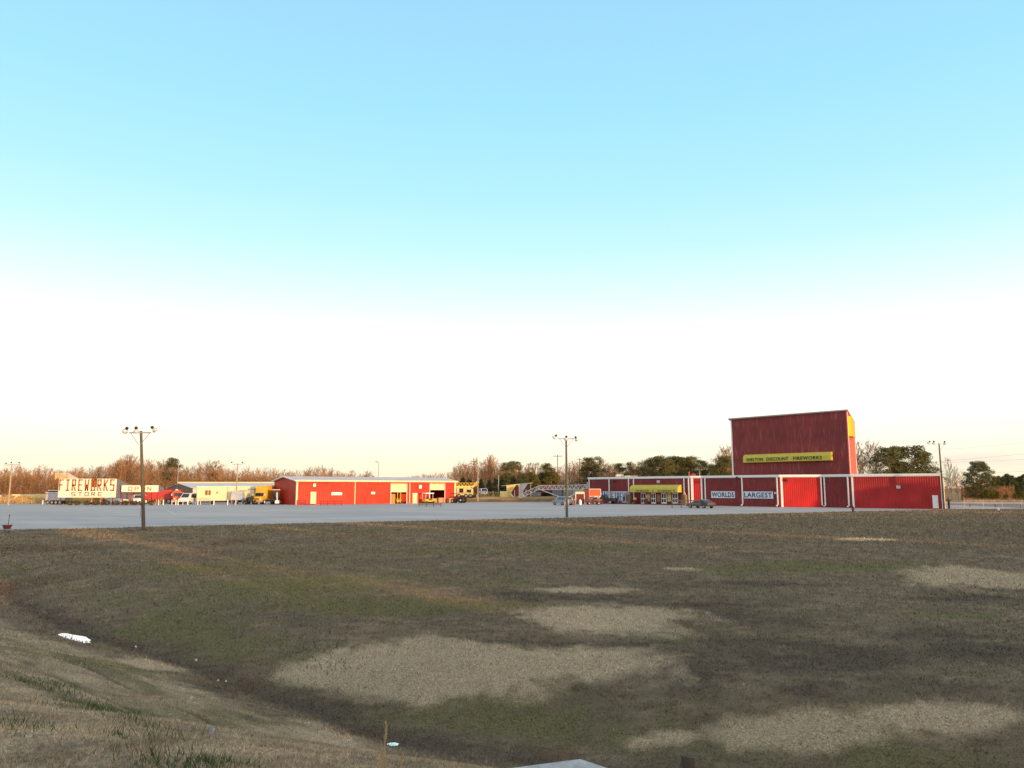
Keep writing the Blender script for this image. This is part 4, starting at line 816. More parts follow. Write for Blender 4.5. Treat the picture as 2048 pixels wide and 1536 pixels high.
for k in range(14): a = rr.uniform(-1.7,0.6); mb.beam((a,rr.uniform(-0.7,0.7),0.6+rr.random()*0.5),(a+rr.uniform(0.9,1.6),rr.uniform(-0.7,0.7),0.7+rr.random()*0.85),0.045)
part('load', mb, mat('pinkish_timber', (0.34,0.17,0.13), 0.8, var=0.4, vscale=4), t)
for k, px in enumerate((1144.5, 1148.5)):
    t = thing('bollard', ('left' if k == 0 else 'right')+' one of two short red posts just right of the silver minivan', 'bollard', V2(px,149), 0, 'red posts by the minivan')
    mb = MB(); mb.lathe([(0.13,0),(0.13,0.95),(0.1,1.05)], (0,0,0), 10); part('post', mb, DRED, t); mb = MB(); mb.lathe([(0.135,0.98),(0.11,1.08),(0.04,1.16)], (0,0,0), 10); part('cap', mb, PINKW, t)
# --- planter, pump and mailbox on the turf edge
t = thing('planter_tub', 'low red tub with a thin upright post at the near left edge of the lot', 'planter', ground_pt(14,1058,0.02), 0)
mb = MB(); mb.lathe([(0.20,0),(0.24,0.02),(0.31,0.24),(0.36,0.25),(0.36,0.33),(0.28,0.33)], (0,0,0), 18); part('tub', mb, DRED, t)
mb = MB(); mb.lathe([(0.28,0.29),(0.1,0.31)], (0,0,0), 14); part('soil', mb, mat('soil', (0.05,0.035,0.025), 0.9, var=0.3), t)
mb = MB(); mb.beam((0.06,0,0.2),(0.11,0,1.08),0.022,n=8); mb.lathe([(0.04,1.06),(0.05,1.1),(0.02,1.15)], (0.11,0,0), 8); part('post', mb, DRED, t)
t = thing('hydrant', 'dark red hydrant at the near corner of the right wing', 'hydrant', ground_pt(1706.5,1024.5,0.02), 0.3)
mb = MB(); mb.lathe([(0.24,0),(0.24,0.06),(0.15,0.08),(0.15,0.55),(0.19,0.57),(0.19,0.62),(0.14,0.72),(0.05,0.8)], (0,0,0), 14); part('body', mb, BLACKM, t)
for s_ in (-1,1): mb = MB(); mb.lathe([(0.08,s_*0.14),(0.08,s_*0.27)], (0,0,0.45), 10, 'X'); part('outlet', mb, DRED, t)
mb = MB(); mb.beam((0,0,0.75),(-0.08,0,1.05),0.05); part('valve', mb, DRED, t)
t = thing('mailbox_post', 'dark post topped with a red flowered box right of the store', 'post', ground_pt(1898.5,1018.5,0.0), 0)
mb = MB(); mb.box((0,0,0.65),(0.2,0.2,1.3)); part('post', mb, BLACKM, t); mb = MB(); mb.box((-0.02,0,1.38),(0.62,0.34,0.16)); mb.lathe([(0.1,1.46),(0.14,1.6),(0.04,1.72)],(-0.05,0,0),8); part('box', mb, DRED, t)
# --- road fence and guard rail on the right
def grail(px0, px1, D0, D1, lab):
    a = V2(px0, D0); b = V2(px1, D1); t = thing('guard_rail', lab, 'guard rail', a, rz_of(a, b)); L = (b-a).length
    mb = MB(); mb.add([(0,0,0.55),(L,0,0.55),(L,-0.06,0.63),(0,-0.06,0.63),(0,0,0.70),(L,0,0.70),(L,-0.06,0.78),(0,-0.06,0.78),(0,0,0.86),(L,0,0.86)], [(0,1,2,3),(3,2,5,4),(4,5,6,7),(7,6,9,8)]); part('beam', mb, GALV, t)
    k = 0.5
    while k < L: mb = MB(); mb.box((k,0.09,0.42),(0.15,0.16,0.9)); part('post', mb, WOODP, t); k += 3.8
grail(1884, 2300, 140, 122, 'galvanised guard rail along the road right of the store')
def cfence(px0, px1, D0, D1, lab):
    a = V2(px0, D0); b = V2(px1, D1); t = thing('wire_fence', lab, 'fence', a, rz_of(a, b)); L = (b-a).length; k = 0.0
    while k <= L: mb = MB(); mb.beam((k,0,0),(k,0,1.35),0.035,n=6); part('post', mb, GALV, t); k += 2.6
    mb = MB(); mb.beam((0,0,1.3),(L,0,1.3),0.02,n=4)
    for z_ in np.arange(0.1,1.25,0.16): mb.beam((0,0,z_),(L,0,z_),0.004,n=3,caps=False)
    part('wire', mb, GALV, t)
cfence(1892, 2300, 128, 116, 'thin wire fence with pale posts on the turf in front of the guard rail')
k = 0
mb = MB(); mb.lathe([(0.12,0),(0.14,0.02),(0.14,0.22),(0.1,0.36),(0.04,0.4)], (0,0,0), 12); single('ground_light', mb, WHITE, 'small white round object on the turf by the wire fence', 'light', ground_pt(1997,1021,0.0))
GOLDW = mat('dark_gold_shrub', (0.09,0.035,0.02), 0.9, var=0.3)
# --- cream office trailer and shed behind
t = thing('office_trailer', 'long cream mobile office trailer with two brown windows', 'trailer', V2(393,158), rz_of(V2(393,158), V2(508,161)))
a, b = V2(393,158), V2(508,161); L = (b-a).length; zt = Z(973.5,160)
mb = MB(); mb.bx(0, L, 0, 3.2, 0.75, zt); part('body', mb, OFFW, t)
mb = MB(); mb.bx(-0.1, L+0.1, -0.08, 3.28, zt+0.003, zt+0.10); part('roof', mb, WHITE, t)
mb = MB(); mb.bx(0.2, L-0.2, 0.3, 2.9, 0.35, 0.749); part('chassis', mb, BLACKM, t)
for p0, p1 in ((410.5,415.5),(417,421.5)):
    s0, _ = on_wall(a, b, p0, 985); s1, _ = on_wall(a, b, p1, 985); mb = MB(); mb.bx(s0, s1, -0.06, -0.003, Z(990,159), Z(980.5,159)); wo = part('window', mb, mat('brown_window', (0.22,0.08,0.02), 0.25, var=0.3, vscale=2), t)
    mb = MB(); mb.bx((s0+s1)/2-0.02,(s0+s1)/2+0.02,-0.08,-0.062,Z(990,159),Z(980.5,159)); part('mullion', mb, BRNL, wo)
s0, _ = on_wall(a, b, 434.5, 985); mb = MB(); mb.bx(s0-0.15, s0+0.15, -0.12, -0.003, 2.2, 2.5); part('vent', mb, BRNL, t)
for px in (454.5,): s0, _ = on_wall(a, b, px, 985); mb = MB(); mb.bx(s0-0.04, s0+0.04, -0.03, -0.002, 0.76, zt-0.02); part('seam', mb, mat('tan_seam', (0.25,0.18,0.08), 0.7, var=0.1), t)
for px in (425, 465, 498): s0, _ = on_wall(a, b, px, 985); wb_ = MB(); wb_.lathe([(0.2,-0.15),(0.45,-0.15),(0.45,0.15),(0.2,0.15)], (s0,0.4,0.45), 14, 'Y'); part('wheel', wb_, DARK, t)
mb = MB(); mb.beam((2.8,-1.2,0),(2.8,-1.2,1.2),0.04); mb.beam((0.0,-1.2,0),(0.0,-1.2,1.2),0.04); mb.beam((0,-1.2,1.15),(2.8,-1.2,1.15),0.035); mb.bx(0,2.8,-1.25,-0.02,0.62,0.7); part('porch_rail', mb, GREYM, t)
t = thing('transfer_tank', 'grey boxy tank unit standing before the cream trailer', 'tank', V2(475,158.4), 0)
w = X(487,155)-X(463,155); mb = MB(); mb.prism_xz([(-w/2,0.9),(0.05,0.9),(0.05,2.75),(-w/2+0.2,2.75)], -0.6, 0.6); part('left_tank', mb, GALV, t); t.children
mb = MB(); mb.prism_xz([(0.06,0.9),(w/2,0.9),(w/2,2.55),(0.06,2.55)], -0.6, 0.6); mb.bx(0.02,w/2+0.03,-0.63,0.63,2.15,2.2); part('right_tank', mb, mat('pale_blue_tank', (0.45,0.50,0.56), 0.5, var=0.1), t)
for x_ in (-w/2+0.1, 0, w/2-0.1): mb = MB(); mb.bx(x_-0.06,x_+0.06,-0.5,0.5,0,0.9); part('leg', mb, GREYM, t)
# metal shed behind, gable to the left
sa, sb = V2(383.5,196), V2(560,196); t = thing('long_shed', 'long grey roofed shed with brown gable behind the cream trailer', 'building', sa, 0)
L = sb.x-sa.x; ez = Z(974.5,196); rzv = Z(966.5,196+9); hw = 9.0
mb = MB(); mb.bx(0,L,0,0.2,0,ez); part('wall', mb, mat('pink_grey_wall', (0.42,0.26,0.22), 0.7, var=0.15), t); mb = MB(); mb.bx(0,L,17.8,18,0,ez); part('wall', mb, GALV, t)
gx0 = -(X(383.5,196)-X(335,214)) ; BRW = ribbed('brown_gable_metal', (0.20,0.12,0.09), (0.3,0.2,0.16), rib=0.3, amount=0.2)
mb = MB(); vv = [(0,0,0),(gx0,18,0),(gx0,18,ez-0.2),(gx0/2,9,rzv-0.15),(0,0,ez-0.05)]; mb.add(vv, [(0,1,2,3,4)]); part('gable_wall', mb, BRW, t)
mb = MB(); vv = [(-0.3,-0.4,ez-0.05),(L,-0.4,ez-0.05),(L,9,rzv),(gx0/2-0.5,9,rzv),(L,18.4,ez-0.1),(gx0-0.6,18.4,ez-0.1)]; mb.add(vv+[(x_,y_,z_-0.12) for x_,y_,z_ in vv], [(0,1,2,3),(3,2,4,5),(6,9,8,7),(9,11,10,8),(0,6,7,1),(0,3,9,6),(3,5,11,9)]); part('roof', mb, GALV, t)
mb = MB(); mb.bx(gx0/2-0.5, L, 8.6, 9.4, rzv+0.003, rzv+0.35); part('ridge_cap', mb, OFFW, t)
for px in (386,389.5): mb = MB(); s_ = X(px,195.6)-sa.x; mb.bx(s_-0.15,s_+0.15,-0.2,-0.003,0,ez-0.1); part('downspout', mb, WHITE, t)
# --- trucks
def truck(name, lab, px, D, rz, cabm, boxm, H_=3.7, L=6.5, W=2.45, kind='box', gr=mat('brown_grille', (0.3,0.14,0.03), 0.6, var=0.2)):
    t = thing(name, lab, 'truck', V2(px, D), rz); r = 0.5
    mb = MB(); mb.bx(-L/2, L/2-0.3, -0.5, 0.5, 0.55, 0.8); part('chassis', mb, BLACKM, t)
    mb = MB(); mb.prism_xz([(L/2-2.0,0.7),(L/2,0.6),(L/2,1.35),(L/2-0.1,1.5),(L/2-1.0,1.62),(L/2-1.3,2.4),(L/2-2.0,2.42)], -W/2+0.15, W/2-0.15); c = part('cab', mb, cabm, t)
    mb = MB(); mb.add([(L/2-1.0+0.02,-W/2+0.35,1.68),(L/2-1.0+0.02,W/2-0.35,1.68),(L/2-1.27,W/2-0.4,2.32),(L/2-1.27,-W/2+0.4,2.32)], [(0,1,2,3)]); part('windshield', mb, GLASS, c)
    mb = MB(); mb.bx(L/2+0.001, L/2+0.05, -0.5, 0.5, 0.85, 1.3); part('grille', mb, gr, c)
    mb = MB(); mb.bx(L/2-0.05, L/2+0.16, -W/2+0.05, W/2-0.05, 0.45, 0.7); part('bumper', mb, GREYM, t)
    for sy in (-1,1):
        mb = MB(); mb.lathe([(0.13,L/2),(0.13,L/2+0.05),(0.05,L/2+0.07)], (0,sy*(W/2-0.42),1.1), 12, 'X'); part('headlight', mb, HEADL, t)
        mb = MB(); mb.box((L/2-0.9, sy*(W/2+0.05), 1.95),(0.08,0.12,0.4)); part('mirror', mb, WHITE, t)
        mb = MB(); mb.lathe([(0.05,1.4),(0.07,1.45)], (0,0,0), 6)
    if kind == 'box': mb = MB(); mb.bx(-L/2-0.1, L/2-2.1, -W/2, W/2, 0.95, H_); part('box', mb, boxm, t)
    elif kind == 'tank':
        mb = MB(); mb.lathe([(0.5,-L/2),(0.95,-L/2+0.15),(0.95,L/2-2.5),(0.5,L/2-2.3)], (0,0,1.85), 18, 'X'); part('tank', mb, boxm, t); mb = MB(); mb.lathe([(0.3,2.78),(0.3,3.0),(0.1,3.05)], (-L/4,0,0), 12); part('hatch', mb, OFFW, t)
    elif kind == 'dump':
        mb = MB(); mb.prism_xz([(-L/2-0.2,1.0),(L/2-2.2,1.0),(L/2-2.1,H_-0.3),(L/2-1.2,H_-0.1),(L/2-1.2,H_),(-L/2-0.2,H_-0.5)], -W/2, W/2); part('dump_body', mb, boxm, t)
    wheels(t, (-L/2+0.9, -L/2+2.0, L/2-1.0), W+0.03, r, 0.3, WHITE)
    return t
truck('yellow_truck', 'yellow box truck facing the lot at the right end of the cream trailer', 528, 159.5, R(-98), YELM, YELM, 3.8)
truck('red_truck', 'long red box truck with white lettering patch under the OPEN sign', 322, 165, R(-165), REDP, REDP, 2.9, 7.5)
truck('red_tank_truck', 'orange red tank truck with a pale hatch left of the white van', 354, 162, R(-60), mat('orange_red_paint', (0.62,0.07,0.03), 0.4, var=0.1), mat('orange_red_paint', (0.62,0.07,0.03), 0.4), 3.0, 5.5, kind='tank')
truck('yellow_truck', 'yellow service truck seen between the posts of the FIREWORKS sign', 197, 160, R(-70), YELM, OFFW, 2.5, 5.0, kind='box')
o = truck('red_dump_truck', 'dark red dump truck parked beneath the white lattice boom', 1096, 212, R(-172), mat('rusty_dark_red', (0.10,0.03,0.028), 0.7, var=0.3), MATS.get('rusty_dark_red') or mat('rusty_dark_red', (0.10,0.03,0.028), 0.7), 3.2, 8.5, kind='dump'); o.location.z = 0.9
def tractor(px, D, rz, lab, body, canopy, name='tractor', rear=0.75, zoff=0.0, canz=2.5):
    t = thing(name, lab, 'tractor', V2(px, D), rz); t.location.z = zoff
    mb = MB(); mb.prism_xz([(-0.9,0.7),(1.7,0.6),(1.75,1.2),(1.5,1.45),(0.3,1.5),(0.1,1.1),(-0.9,1.15)], -0.4, 0.4); part('body', mb, body, t)
    for x_, r_, w_ in ((-0.7,rear,0.42),(1.3,0.45,0.28)):
        for sy in (-1,1):
            mb = MB(); mb.lathe([(r_*0.5,-w_/2),(r_*0.97,-w_/2),(r_,0),(r_*0.97,w_/2),(r_*0.5,w_/2)], (x_,sy*0.85,r_), 18, 'Y'); wp = part('wheel', mb, DARK, t)
            mb = MB(); mb.lathe([(0.1,-w_/2-0.01),(r_*0.48,-w_/2+0.02),(r_*0.48,w_/2-0.02),(0.1,w_/2+0.01)], (x_,sy*0.85,r_), 12, 'Y'); part('rim', mb, OFFW, wp)
    mb = MB()
    for x_ in (-0.9,0.4):
        for sy in (-0.55,0.55): mb.beam((x_,sy,1.1),(x_,sy,canz),0.035)
    part('canopy_frame', mb, BLACKM, t); mb = MB(); mb.prism_xz([(-1.1,canz),(0.7,canz),(0.6,canz+0.14),(-1.0,canz+0.14)], -0.75, 0.75); part('canopy', mb, canopy, t)
    mb = MB(); mb.bx(-0.7,-0.2,-0.25,0.25,1.15,1.3); mb.bx(-0.75,-0.65,-0.25,0.25,1.3,1.75); part('seat', mb, BLACKM, t)
    return t
tractor(503, 156.5, R(-80), 'dark tractor with raised black cab left of the yellow truck', BLACKM, BLACKM, canz=3.0, rear=0.7)
t = thing('cement_mixer', 'black and white backhoe machine between the yellow truck and the red warehouse', 'machine', V2(552,157), R(-75))
mb = MB(); mb.prism_xz([(-1.2,0.6),(1.5,0.6),(1.6,1.3),(0.5,1.5),(0.4,2.9),(-0.7,2.9),(-0.9,1.4),(-1.2,1.4)], -0.65, 0.65); part('body', mb, BLACKM, t)
mb = MB(); mb.bx(-0.8,0.5,-0.75,0.75,2.901,3.0); part('cab_roof', mb, WHITE, t); wheels(t, (-0.7,1.0), 1.9, 0.5, 0.3, WHITE)
mb = MB(); mb.beam((1.3,0.2,1.2),(2.0,0.2,2.4),0.12); mb.beam((2.0,0.2,2.4),(2.6,0.3,0.8),0.10); part('arm', mb, WHITE, t); mb = MB(); mb.prism_xz([(2.4,0.2),(2.9,0.3),(2.8,0.85),(2.45,0.8)], -0.1, 0.7); part('bucket', mb, WHITE, t)
t['category'] = 'backhoe'; t.name = 'backhoe'
tractor(919, 172, R(160), 'dark red tractor with flat canopy parked right of the warehouse', DRED, REDP, canz=2.15, rear=0.65)
# --- grey dump trailer and clutter left of the FIREWORKS sign
t = thing('dump_trailer', 'pale lavender grey hopper trailer left of the FIREWORKS sign', 'trailer', V2(121,158), R(2))
HOP = mat('pale_lavender_metal', (0.42,0.37,0.42), 0.5, var=0.15, vscale=1.5); w = X(146,158)-X(100,158)
mb = MB(); mb.prism_xz([(-w/2,0.9),(w/2-1.0,0.9),(w/2,2.2),(w/2,2.35),(-w/2,2.2)], -1.2, 1.2); part('hopper', mb, HOP, t)
mb = MB(); mb.bx(-w/2-0.1,w/2,-1.25,1.25,2.36,2.46); mb.bx(-w/2+0.3,w/2,-1.1,1.1,2.75,2.86); part('cover', mb, WHITE, t)
mb = MB(); mb.bx(-w/2+0.3,w/2,-0.9,0.9,2.461,2.749); part('cab_window', mb, GLASS, t)
wheels(t, (-1.9,-1.1,-0.3,0.5), 2.3, 0.4, 0.3); mb = MB(); mb.bx(-w/2-0.5,w/2-0.5,-0.6,0.6,0.55,0.75); part('chassis', mb, BLACKM, t)
t = thing('sprayer', 'pale yellow farm sprayer with white boom in the dry grass', 'farm machine', V2(83,180), R(8)); 
mb = MB(); mb.prism_xz([(-1.4,0.6),(1.2,0.6),(1.8,1.5),(1.5,2.0),(-1.4,1.9)], -0.8, 0.8); part('tank', mb, mat('pale_yellow_tank', (0.60,0.50,0.26), 0.5, var=0.12), t); wheels(t, (-0.6,0.8), 1.9, 0.4)
mb = MB(); mb.bx(-6.3,-1.5,-0.2,0.2,1.55,1.85); mb.beam((-5.8,0,0.9),(-5.2,0,1.6),0.2); mb.beam((-4.0,0,0.4),(-3.8,0,1.6),0.08); part('boom', mb, OFFW, t)
mb = MB(); mb.lathe([(0.15,-0.12),(0.62,-0.12),(0.62,0.12),(0.15,0.12)], (-1.7,-0.6,0.75), 16, 'Y'); part('spare_wheel', mb, OFFW, t)
# two white posts, row of bollards along the lot's far edge
for k, (px, D, lab) in enumerate(((86,158,'short white post in the dry grass left of the hopper trailer'), (91.5,158,'white post next to the hopper trailer'), (99,157,'white bollard touching the front of the hopper trailer'))):
    mb = MB(); mb.lathe([(0.11,0),(0.11,0.75),(0.05,0.85)], (0,0,0), 8); single('bollard', mb, WHITE, lab, 'bollard', V2(px, D), 0, 'white posts by the hopper trailer')
for k, px in enumerate((313, 317.5, 327, 344, 352, 356.5, 366, 376, 396, 401, 428, 455.5, 471.5)):
    mb = MB(); mb.lathe([(0.10,0),(0.10,0.95),(0.04,1.05)], (0,0,0), 8); single('bollard', mb, WHITE if k % 3 else PINKW, 'slim pale bollard in the row between the OPEN sign and the cream trailer', 'bollard', V2(px, 152.5), 0, 'bollards along the far lot edge')
# --- yellow machinery on the rise
def truss(mbx, a, b, h, n, r=0.05, y=0.0, dvec=None):
    a = Vector(a); b = Vector(b); upv = Vector((0,0,h)); mbx.beam(a, b, r, n=4); mbx.beam(a+upv, b+upv, r, n=4)
    for k in range(n):
        p = a.lerp(b, k/n); q = a.lerp(b, (k+0.5)/n); e = a.lerp(b, (k+1)/n); mbx.beam(p, q+upv, r*0.7, n=4); mbx.beam(q+upv, e, r*0.7, n=4)
    mbx.beam(a, a+upv, r, n=4); mbx.beam(b, b+upv, r, n=4)
t = thing('crane_truck', 'cream and yellow crane carrier truck with folded lattice boom right of the warehouse', 'crane truck', (X(931,196),196,0.9), 0)
CRM = mat('cream_yellow_paint', (0.66,0.54,0.22), 0.5, var=0.12, vscale=2); w = 3.6
mb = MB(); mb.bx(-2.2, 1.9, -1.2, 1.2, 0.6, 2.6); part('body', mb, CRM, t)
for x0, x1 in ((-1.5,-0.5),(0.4,1.5)): mb = MB(); mb.bx(x0,x1,-1.25,-1.203,1.3,2.3 if x0 < 0 else 2.0); part('window', mb, GLASS, t)
wheels(t, (-1.6,0.2,1.3), 2.5, 0.5, 0.3); mb = MB()
for y_ in (-0.5, 0.5): truss(mb, (-2.6,y_,2.9), (2.7,y_,2.9), 0.75, 6, 0.07)
part('boom', mb, YELM, t); mb = MB(); mb.bx(-2.4,2.2,-0.9,0.9,2.61,2.88); part('boom_rest', mb, CRM, t)
mb = MB(); mb.beam((2.0,-0.3,2.9),(3.1,-0.3,4.2),0.13); mb.beam((2.3,0.3,2.9),(3.3,0.3,4.0),0.13); part('jib', mb, CRM, t)
t = thing('stairway', 'dark handrail stairway leading down beside the crane truck', 'stairs', (X(941,193),193,0.9), 0)
mb = MB()
for k in range(7): mb.box((0.2+k*0.33, 0, 1.75-k*0.27), (0.34,0.9,0.05))
part('steps', mb, CRM, t); mb = MB()
for y_ in (-0.45,0.45):
    mb.beam((0.0,y_,2.75),(2.4,y_,0.85),0.05)
    for k in range(4): mb.beam((0.1+k*0.72,y_,1.75-k*0.55),(0.1+k*0.72,y_,2.7-k*0.57),0.03)
part('handrail', mb, BLACKM, t)
t = thing('truss_frame', 'tan lattice conveyor frame lying on low stands on the rise', 'machine', (X(958,198),198,1.0), 0); w = X(1009,198)-X(958,198)
mb = MB()
for y_ in (-0.5,0.5): truss(mb, (0,y_,0.35), (w,y_,0.2), 0.95, 10, 0.06)
part('truss', mb, TANM, t); mb = MB(); mb.bx(0.2,w-0.2,-0.45,0.45,1.32,1.42); part('belt', mb, BLACKM, t)
for x_ in (1.5,3.6,5.4): mb = MB(); mb.bx(x_-0.07,x_+0.07,-0.6,-0.5,-0.2,1.6); part('leg', mb, CRM, t)
wheels(t, (w-0.6,), 1.4, 0.3)
# cream carports with A shaped fronts
def carport(px0, px1, D, lab, front, zs):
    x0, x1 = X(px0, D), X(px1, D); w = x1-x0; t = thing('feed_hopper', lab, 'hopper', (x0, D, 1.0), 0); zt = zs-1.0
    mb = MB(); mb.add([(0,0,zt-0.25),(w,0,zt+0.05),(w+0.6,2.2,zt+0.15),(-1.4,2.2,zt-0.35),(0,0,zt-0.37),(w,0,zt-0.07),(w+0.6,2.2,zt+0.03),(-1.4,2.2,zt-0.47)], [(0,1,2,3),(7,6,5,4),(0,4,5,1),(1,5,6,2),(2,6,7,3),(3,7,4,0)]); part('roof', mb, OFFW, t)
    mb = MB(); mb.add([(0.15,0.1,0.1),(w*0.62,0.1,-0.05),(w*0.35,0.1,zt*0.35),(w*0.75,0.1,zt-0.15),(0.15,0.1,zt-0.4)], [(0,1,2,3,4)]); mb.add([(0.15,0.18,0.1),(w*0.62,0.18,-0.05),(w*0.35,0.18,zt*0.35),(w*0.75,0.18,zt-0.15),(0.15,0.18,zt-0.4)], [(4,3,2,1,0)]); part('side_panel', mb, front, t)
    mb = MB(); mb.add([(w*0.37,0.5,zt*0.37),(w*0.62,0.5,0.1),(w*0.95,0.5,0.4),(w*0.95,0.5,zt*0.75),(w*0.78,0.5,zt-0.2)], [(0,1,2,3,4)]); part('inner_panel', mb, DRED, t)
    for x_ in (0.08, w-0.08): mb = MB(); mb.bx(x_-0.07,x_+0.07,-0.02,0.09,-0.3,zt-0.4 if x_ < 1 else zt-0.1); part('post', mb, OFFW, t)
    mb = MB(); mb.beam((w*0.3,0.02,0.7),(w*0.62,0.02,-0.1),0.07,n=4); mb.beam((w*0.62,0.02,-0.1),(w*0.62,0.02,zt*0.55),0.06,n=4); part('brace', mb, WHITE, t)
carport(1013, 1039, 194, 'cream canopied feed hopper with red triangular front on the rise', mat('gold_panel', (0.58,0.42,0.14), 0.6, var=0.12), Z(971,194)+0.3)
carport(1036, 1062, 197, 'second canopied hopper with grey front, left of the white boom', GALV, Z(967,197)+0.1)
mb = MB(); mb.bx(-0.9,0.9,-0.5,0.5,0,1.6); mb.bx(-0.7,-0.1,-0.53,-0.503,0.4,1.2); mb.beam((0.1,-0.52,0.3),(0.7,-0.52,1.4),0.05); single('generator_box', mb, CRM, 'pale cream equipment box at the left post of the first hopper', 'machine', (X(1008,193),193,0.9))
# white lattice boom
t = thing('lattice_boom', 'long white lattice conveyor boom reaching right to the store wall', 'conveyor', (X(1078,186),186,0), 0)
WBM = mat('white_grey_boom', (0.60,0.60,0.60), 0.5, var=0.1); w = X(1174,186)-X(1078,186); z0 = Z(979,186); 
mb = MB()
for y_ in (-0.45,0.45): truss(mb, (0,y_,z0-0.05), (w,y_,z0+0.12), 0.98, 11, 0.075)
for k in range(12): mb.beam((w*k/11,-0.45,z0+0.98),(w*k/11,0.45,z0+0.98),0.05,n=4)
part('boom', mb, WBM, t)
mb = MB(); mb.bx(0.3,w-0.1,-0.4,0.4,z0+1.12,z0+1.32); part('belt', mb, BLACKM, t)
mb = MB()
for y_ in (-0.5,0.5): truss(mb, (-4.6,y_,z0-2.1), (-0.1,y_,z0-0.05), 0.9, 5, 0.06)
part('tail_section', mb, WBM, t)
mb = MB()
for y_ in (-0.6,0.6): mb.beam((0.2,y_,z0),(6.2,y_,0.75),0.09,n=4); mb.beam((6.3,y_,0.75),(w-1.0,y_,z0-0.05),0.08,n=4)
part('support_leg', mb, WBM, t); mb = MB(); mb.beam((6.25,-0.9,0.7),(6.25,0.9,0.7),0.1); part('axle', mb, GREYM, t); 
for sy in (-1,1): mb = MB(); mb.lathe([(0.2,-0.15),(0.55,-0.15),(0.55,0.15),(0.2,0.15)], (6.25,sy*0.95,0.55), 16, 'Y'); part('wheel', mb, DARK, t)
mb = MB(); mb.beam((w+0.1,0,z0+0.2),(w+0.1,0,z0+1.7),0.08); part('head_post', mb, WBM, t)
def container(px0, px1, D, z0, zt, m, lab):
    x0, x1 = X(px0, D), X(px1, D); t = thing('equipment_box', lab, 'container', ((x0+x1)/2, D, z0), 0); w = x1-x0
    mb = MB(); mb.bx(-w/2,w/2,-1.1,1.1,0.15,zt-z0); part('body', mb, m, t)
    mb = MB(); 
    for k in range(int(w/0.5)): mb.bx(-w/2+0.25+k*0.5,-w/2+0.35+k*0.5,-1.16,-1.103,0.2,zt-z0-0.1)
    part('rib', mb, GREYM, t); mb = MB(); mb.bx(-w/2+0.1,w/2-0.1,-0.9,0.9,0,0.149); part('skid', mb, BLACKM, t)
container(1056, 1082, 204, 1.0, 2.2, mat('dull_grey_box', (0.16,0.165,0.17), 0.7, var=0.2), 'low grey equipment box below the tail of the white boom')
container(1104, 1124, 208, 1.0, 3.2, mat('blue_grey_box', (0.10,0.12,0.16), 0.6, var=0.3, vscale=1.0), 'dark blue grey container behind the lattice boom, left one')
container(1126, 1144, 210, 1.0, 3.3, mat('green_grey_box', (0.24,0.27,0.25), 0.6, var=0.2), 'pale green grey container behind the lattice boom, middle one')
container(1146, 1168, 206, 1.0, 3.0, mat('grey_silver_box', (0.30,0.31,0.31), 0.6, var=0.2), 'grey container behind the red booth near the store')
# ------------------------------------------------------------------ FIREWORKS STORE sign
BOARD = mat('cream_sign_board', (0.72,0.70,0.55), 0.6, var=0.06, vscale=1.5)
D = 150.0; x0, x1 = X(115,D), X(230.5,D); zt, zb = Z(957.5,D), Z(995,D); w = x1-x0; h = zt-zb
t = thing('roadside_sign', 'big cream sign board reading FIREWORKS STORE with one panel missing', 'sign', (x0, D, 0), 0)
hx0 = (180.5-115)/115.5*w; hx1 = (191.5-115)/115.5*w; hz = zt-(974.5-957.5)/37.5*h
mb = MB(); mb.bx(0,hx0,0,0.12,zb,zt); mb.bx(hx1,w,0,0.12,zb,zt); mb.bx(hx0+0.001,hx1-0.001,0,0.12,zb,hz); part('board', mb, BOARD, t)
mb = MB()
for k in range(5): mb.bx(hx0,hx1,0.125,0.2,hz+0.2+k*(zt-hz)/5,hz+0.28+k*(zt-hz)/5)
part('backing_frame', mb, mat('brown_timber', (0.22,0.10,0.05), 0.8, var=0.3), t)
pitch = (218.5-116.5)/8/115.5*w; lw = 0.62; lh = 1.98
part('lettering', strokes('FIREWORKS', 0.22, zb+1.38, lw, lh, pitch, 0.24), REDL, t)
part('lettering', strokes('STORE', (142.5-115)/115.5*w, zb+0.33, 0.66, 0.62, 1.28, 0.13), BRNL, t)
mb = MB(); mb.add([(w+0.02,0.1,zb-0.1),(w+1.35,3.0,zb-0.5),(w+1.35,3.0,Z(970,153)),(w+0.02,0.1,zt)], [(0,1,2,3),(3,2,1,0)]); part('side_wing', mb, mat('shade_toned_panel', (0.24,0.235,0.27), 0.6, var=0.08), t)  # white wing darkened: its shade is put into the colour
mb = MB(); mb.bx(-0.0,2.4,1.2,1.35,zt-0.02,zt+1.15)
for k in range(4): pass
mb = MB()
for k in range(4): mb.bx(X(104,D)-x0, X(129,D)-x0, 0.3,0.4, zt+0.08+k*0.27, zt+0.24+k*0.27)
for xx in (104.5,116,128): mb.bx(X(xx,D)-x0-0.06, X(xx,D)-x0+0.06, 0.41,0.48, zt-0.2, zt+1.15)
part('slat_frame', mb, mat('tan_slats', (0.60,0.42,0.18), 0.7, var=0.12), t)
mb = MB(); xa = X(129.5,D)-x0; mb.add([(xa,0.4,zt+0.01),(xa+2.2,0.4,zt+0.01),(xa,0.4,zt+1.15),(xa,0.5,zt+0.01),(xa+2.2,0.5,zt+0.01),(xa,0.5,zt+1.15)], [(0,1,2),(5,4,3),(0,2,5,3),(1,4,5,2)]); part('gable_piece', mb, mat('pinkish_panel', (0.55,0.42,0.34), 0.7, var=0.1), t)
for px in (185, 203, 224, 142, 120): mb = MB(); xx = X(px,D)-x0; mb.bx(xx-0.09,xx+0.09,0.13,0.3,-0.1,zt-0.3); part('post', mb, REDWD if px > 150 else WOODP, t)
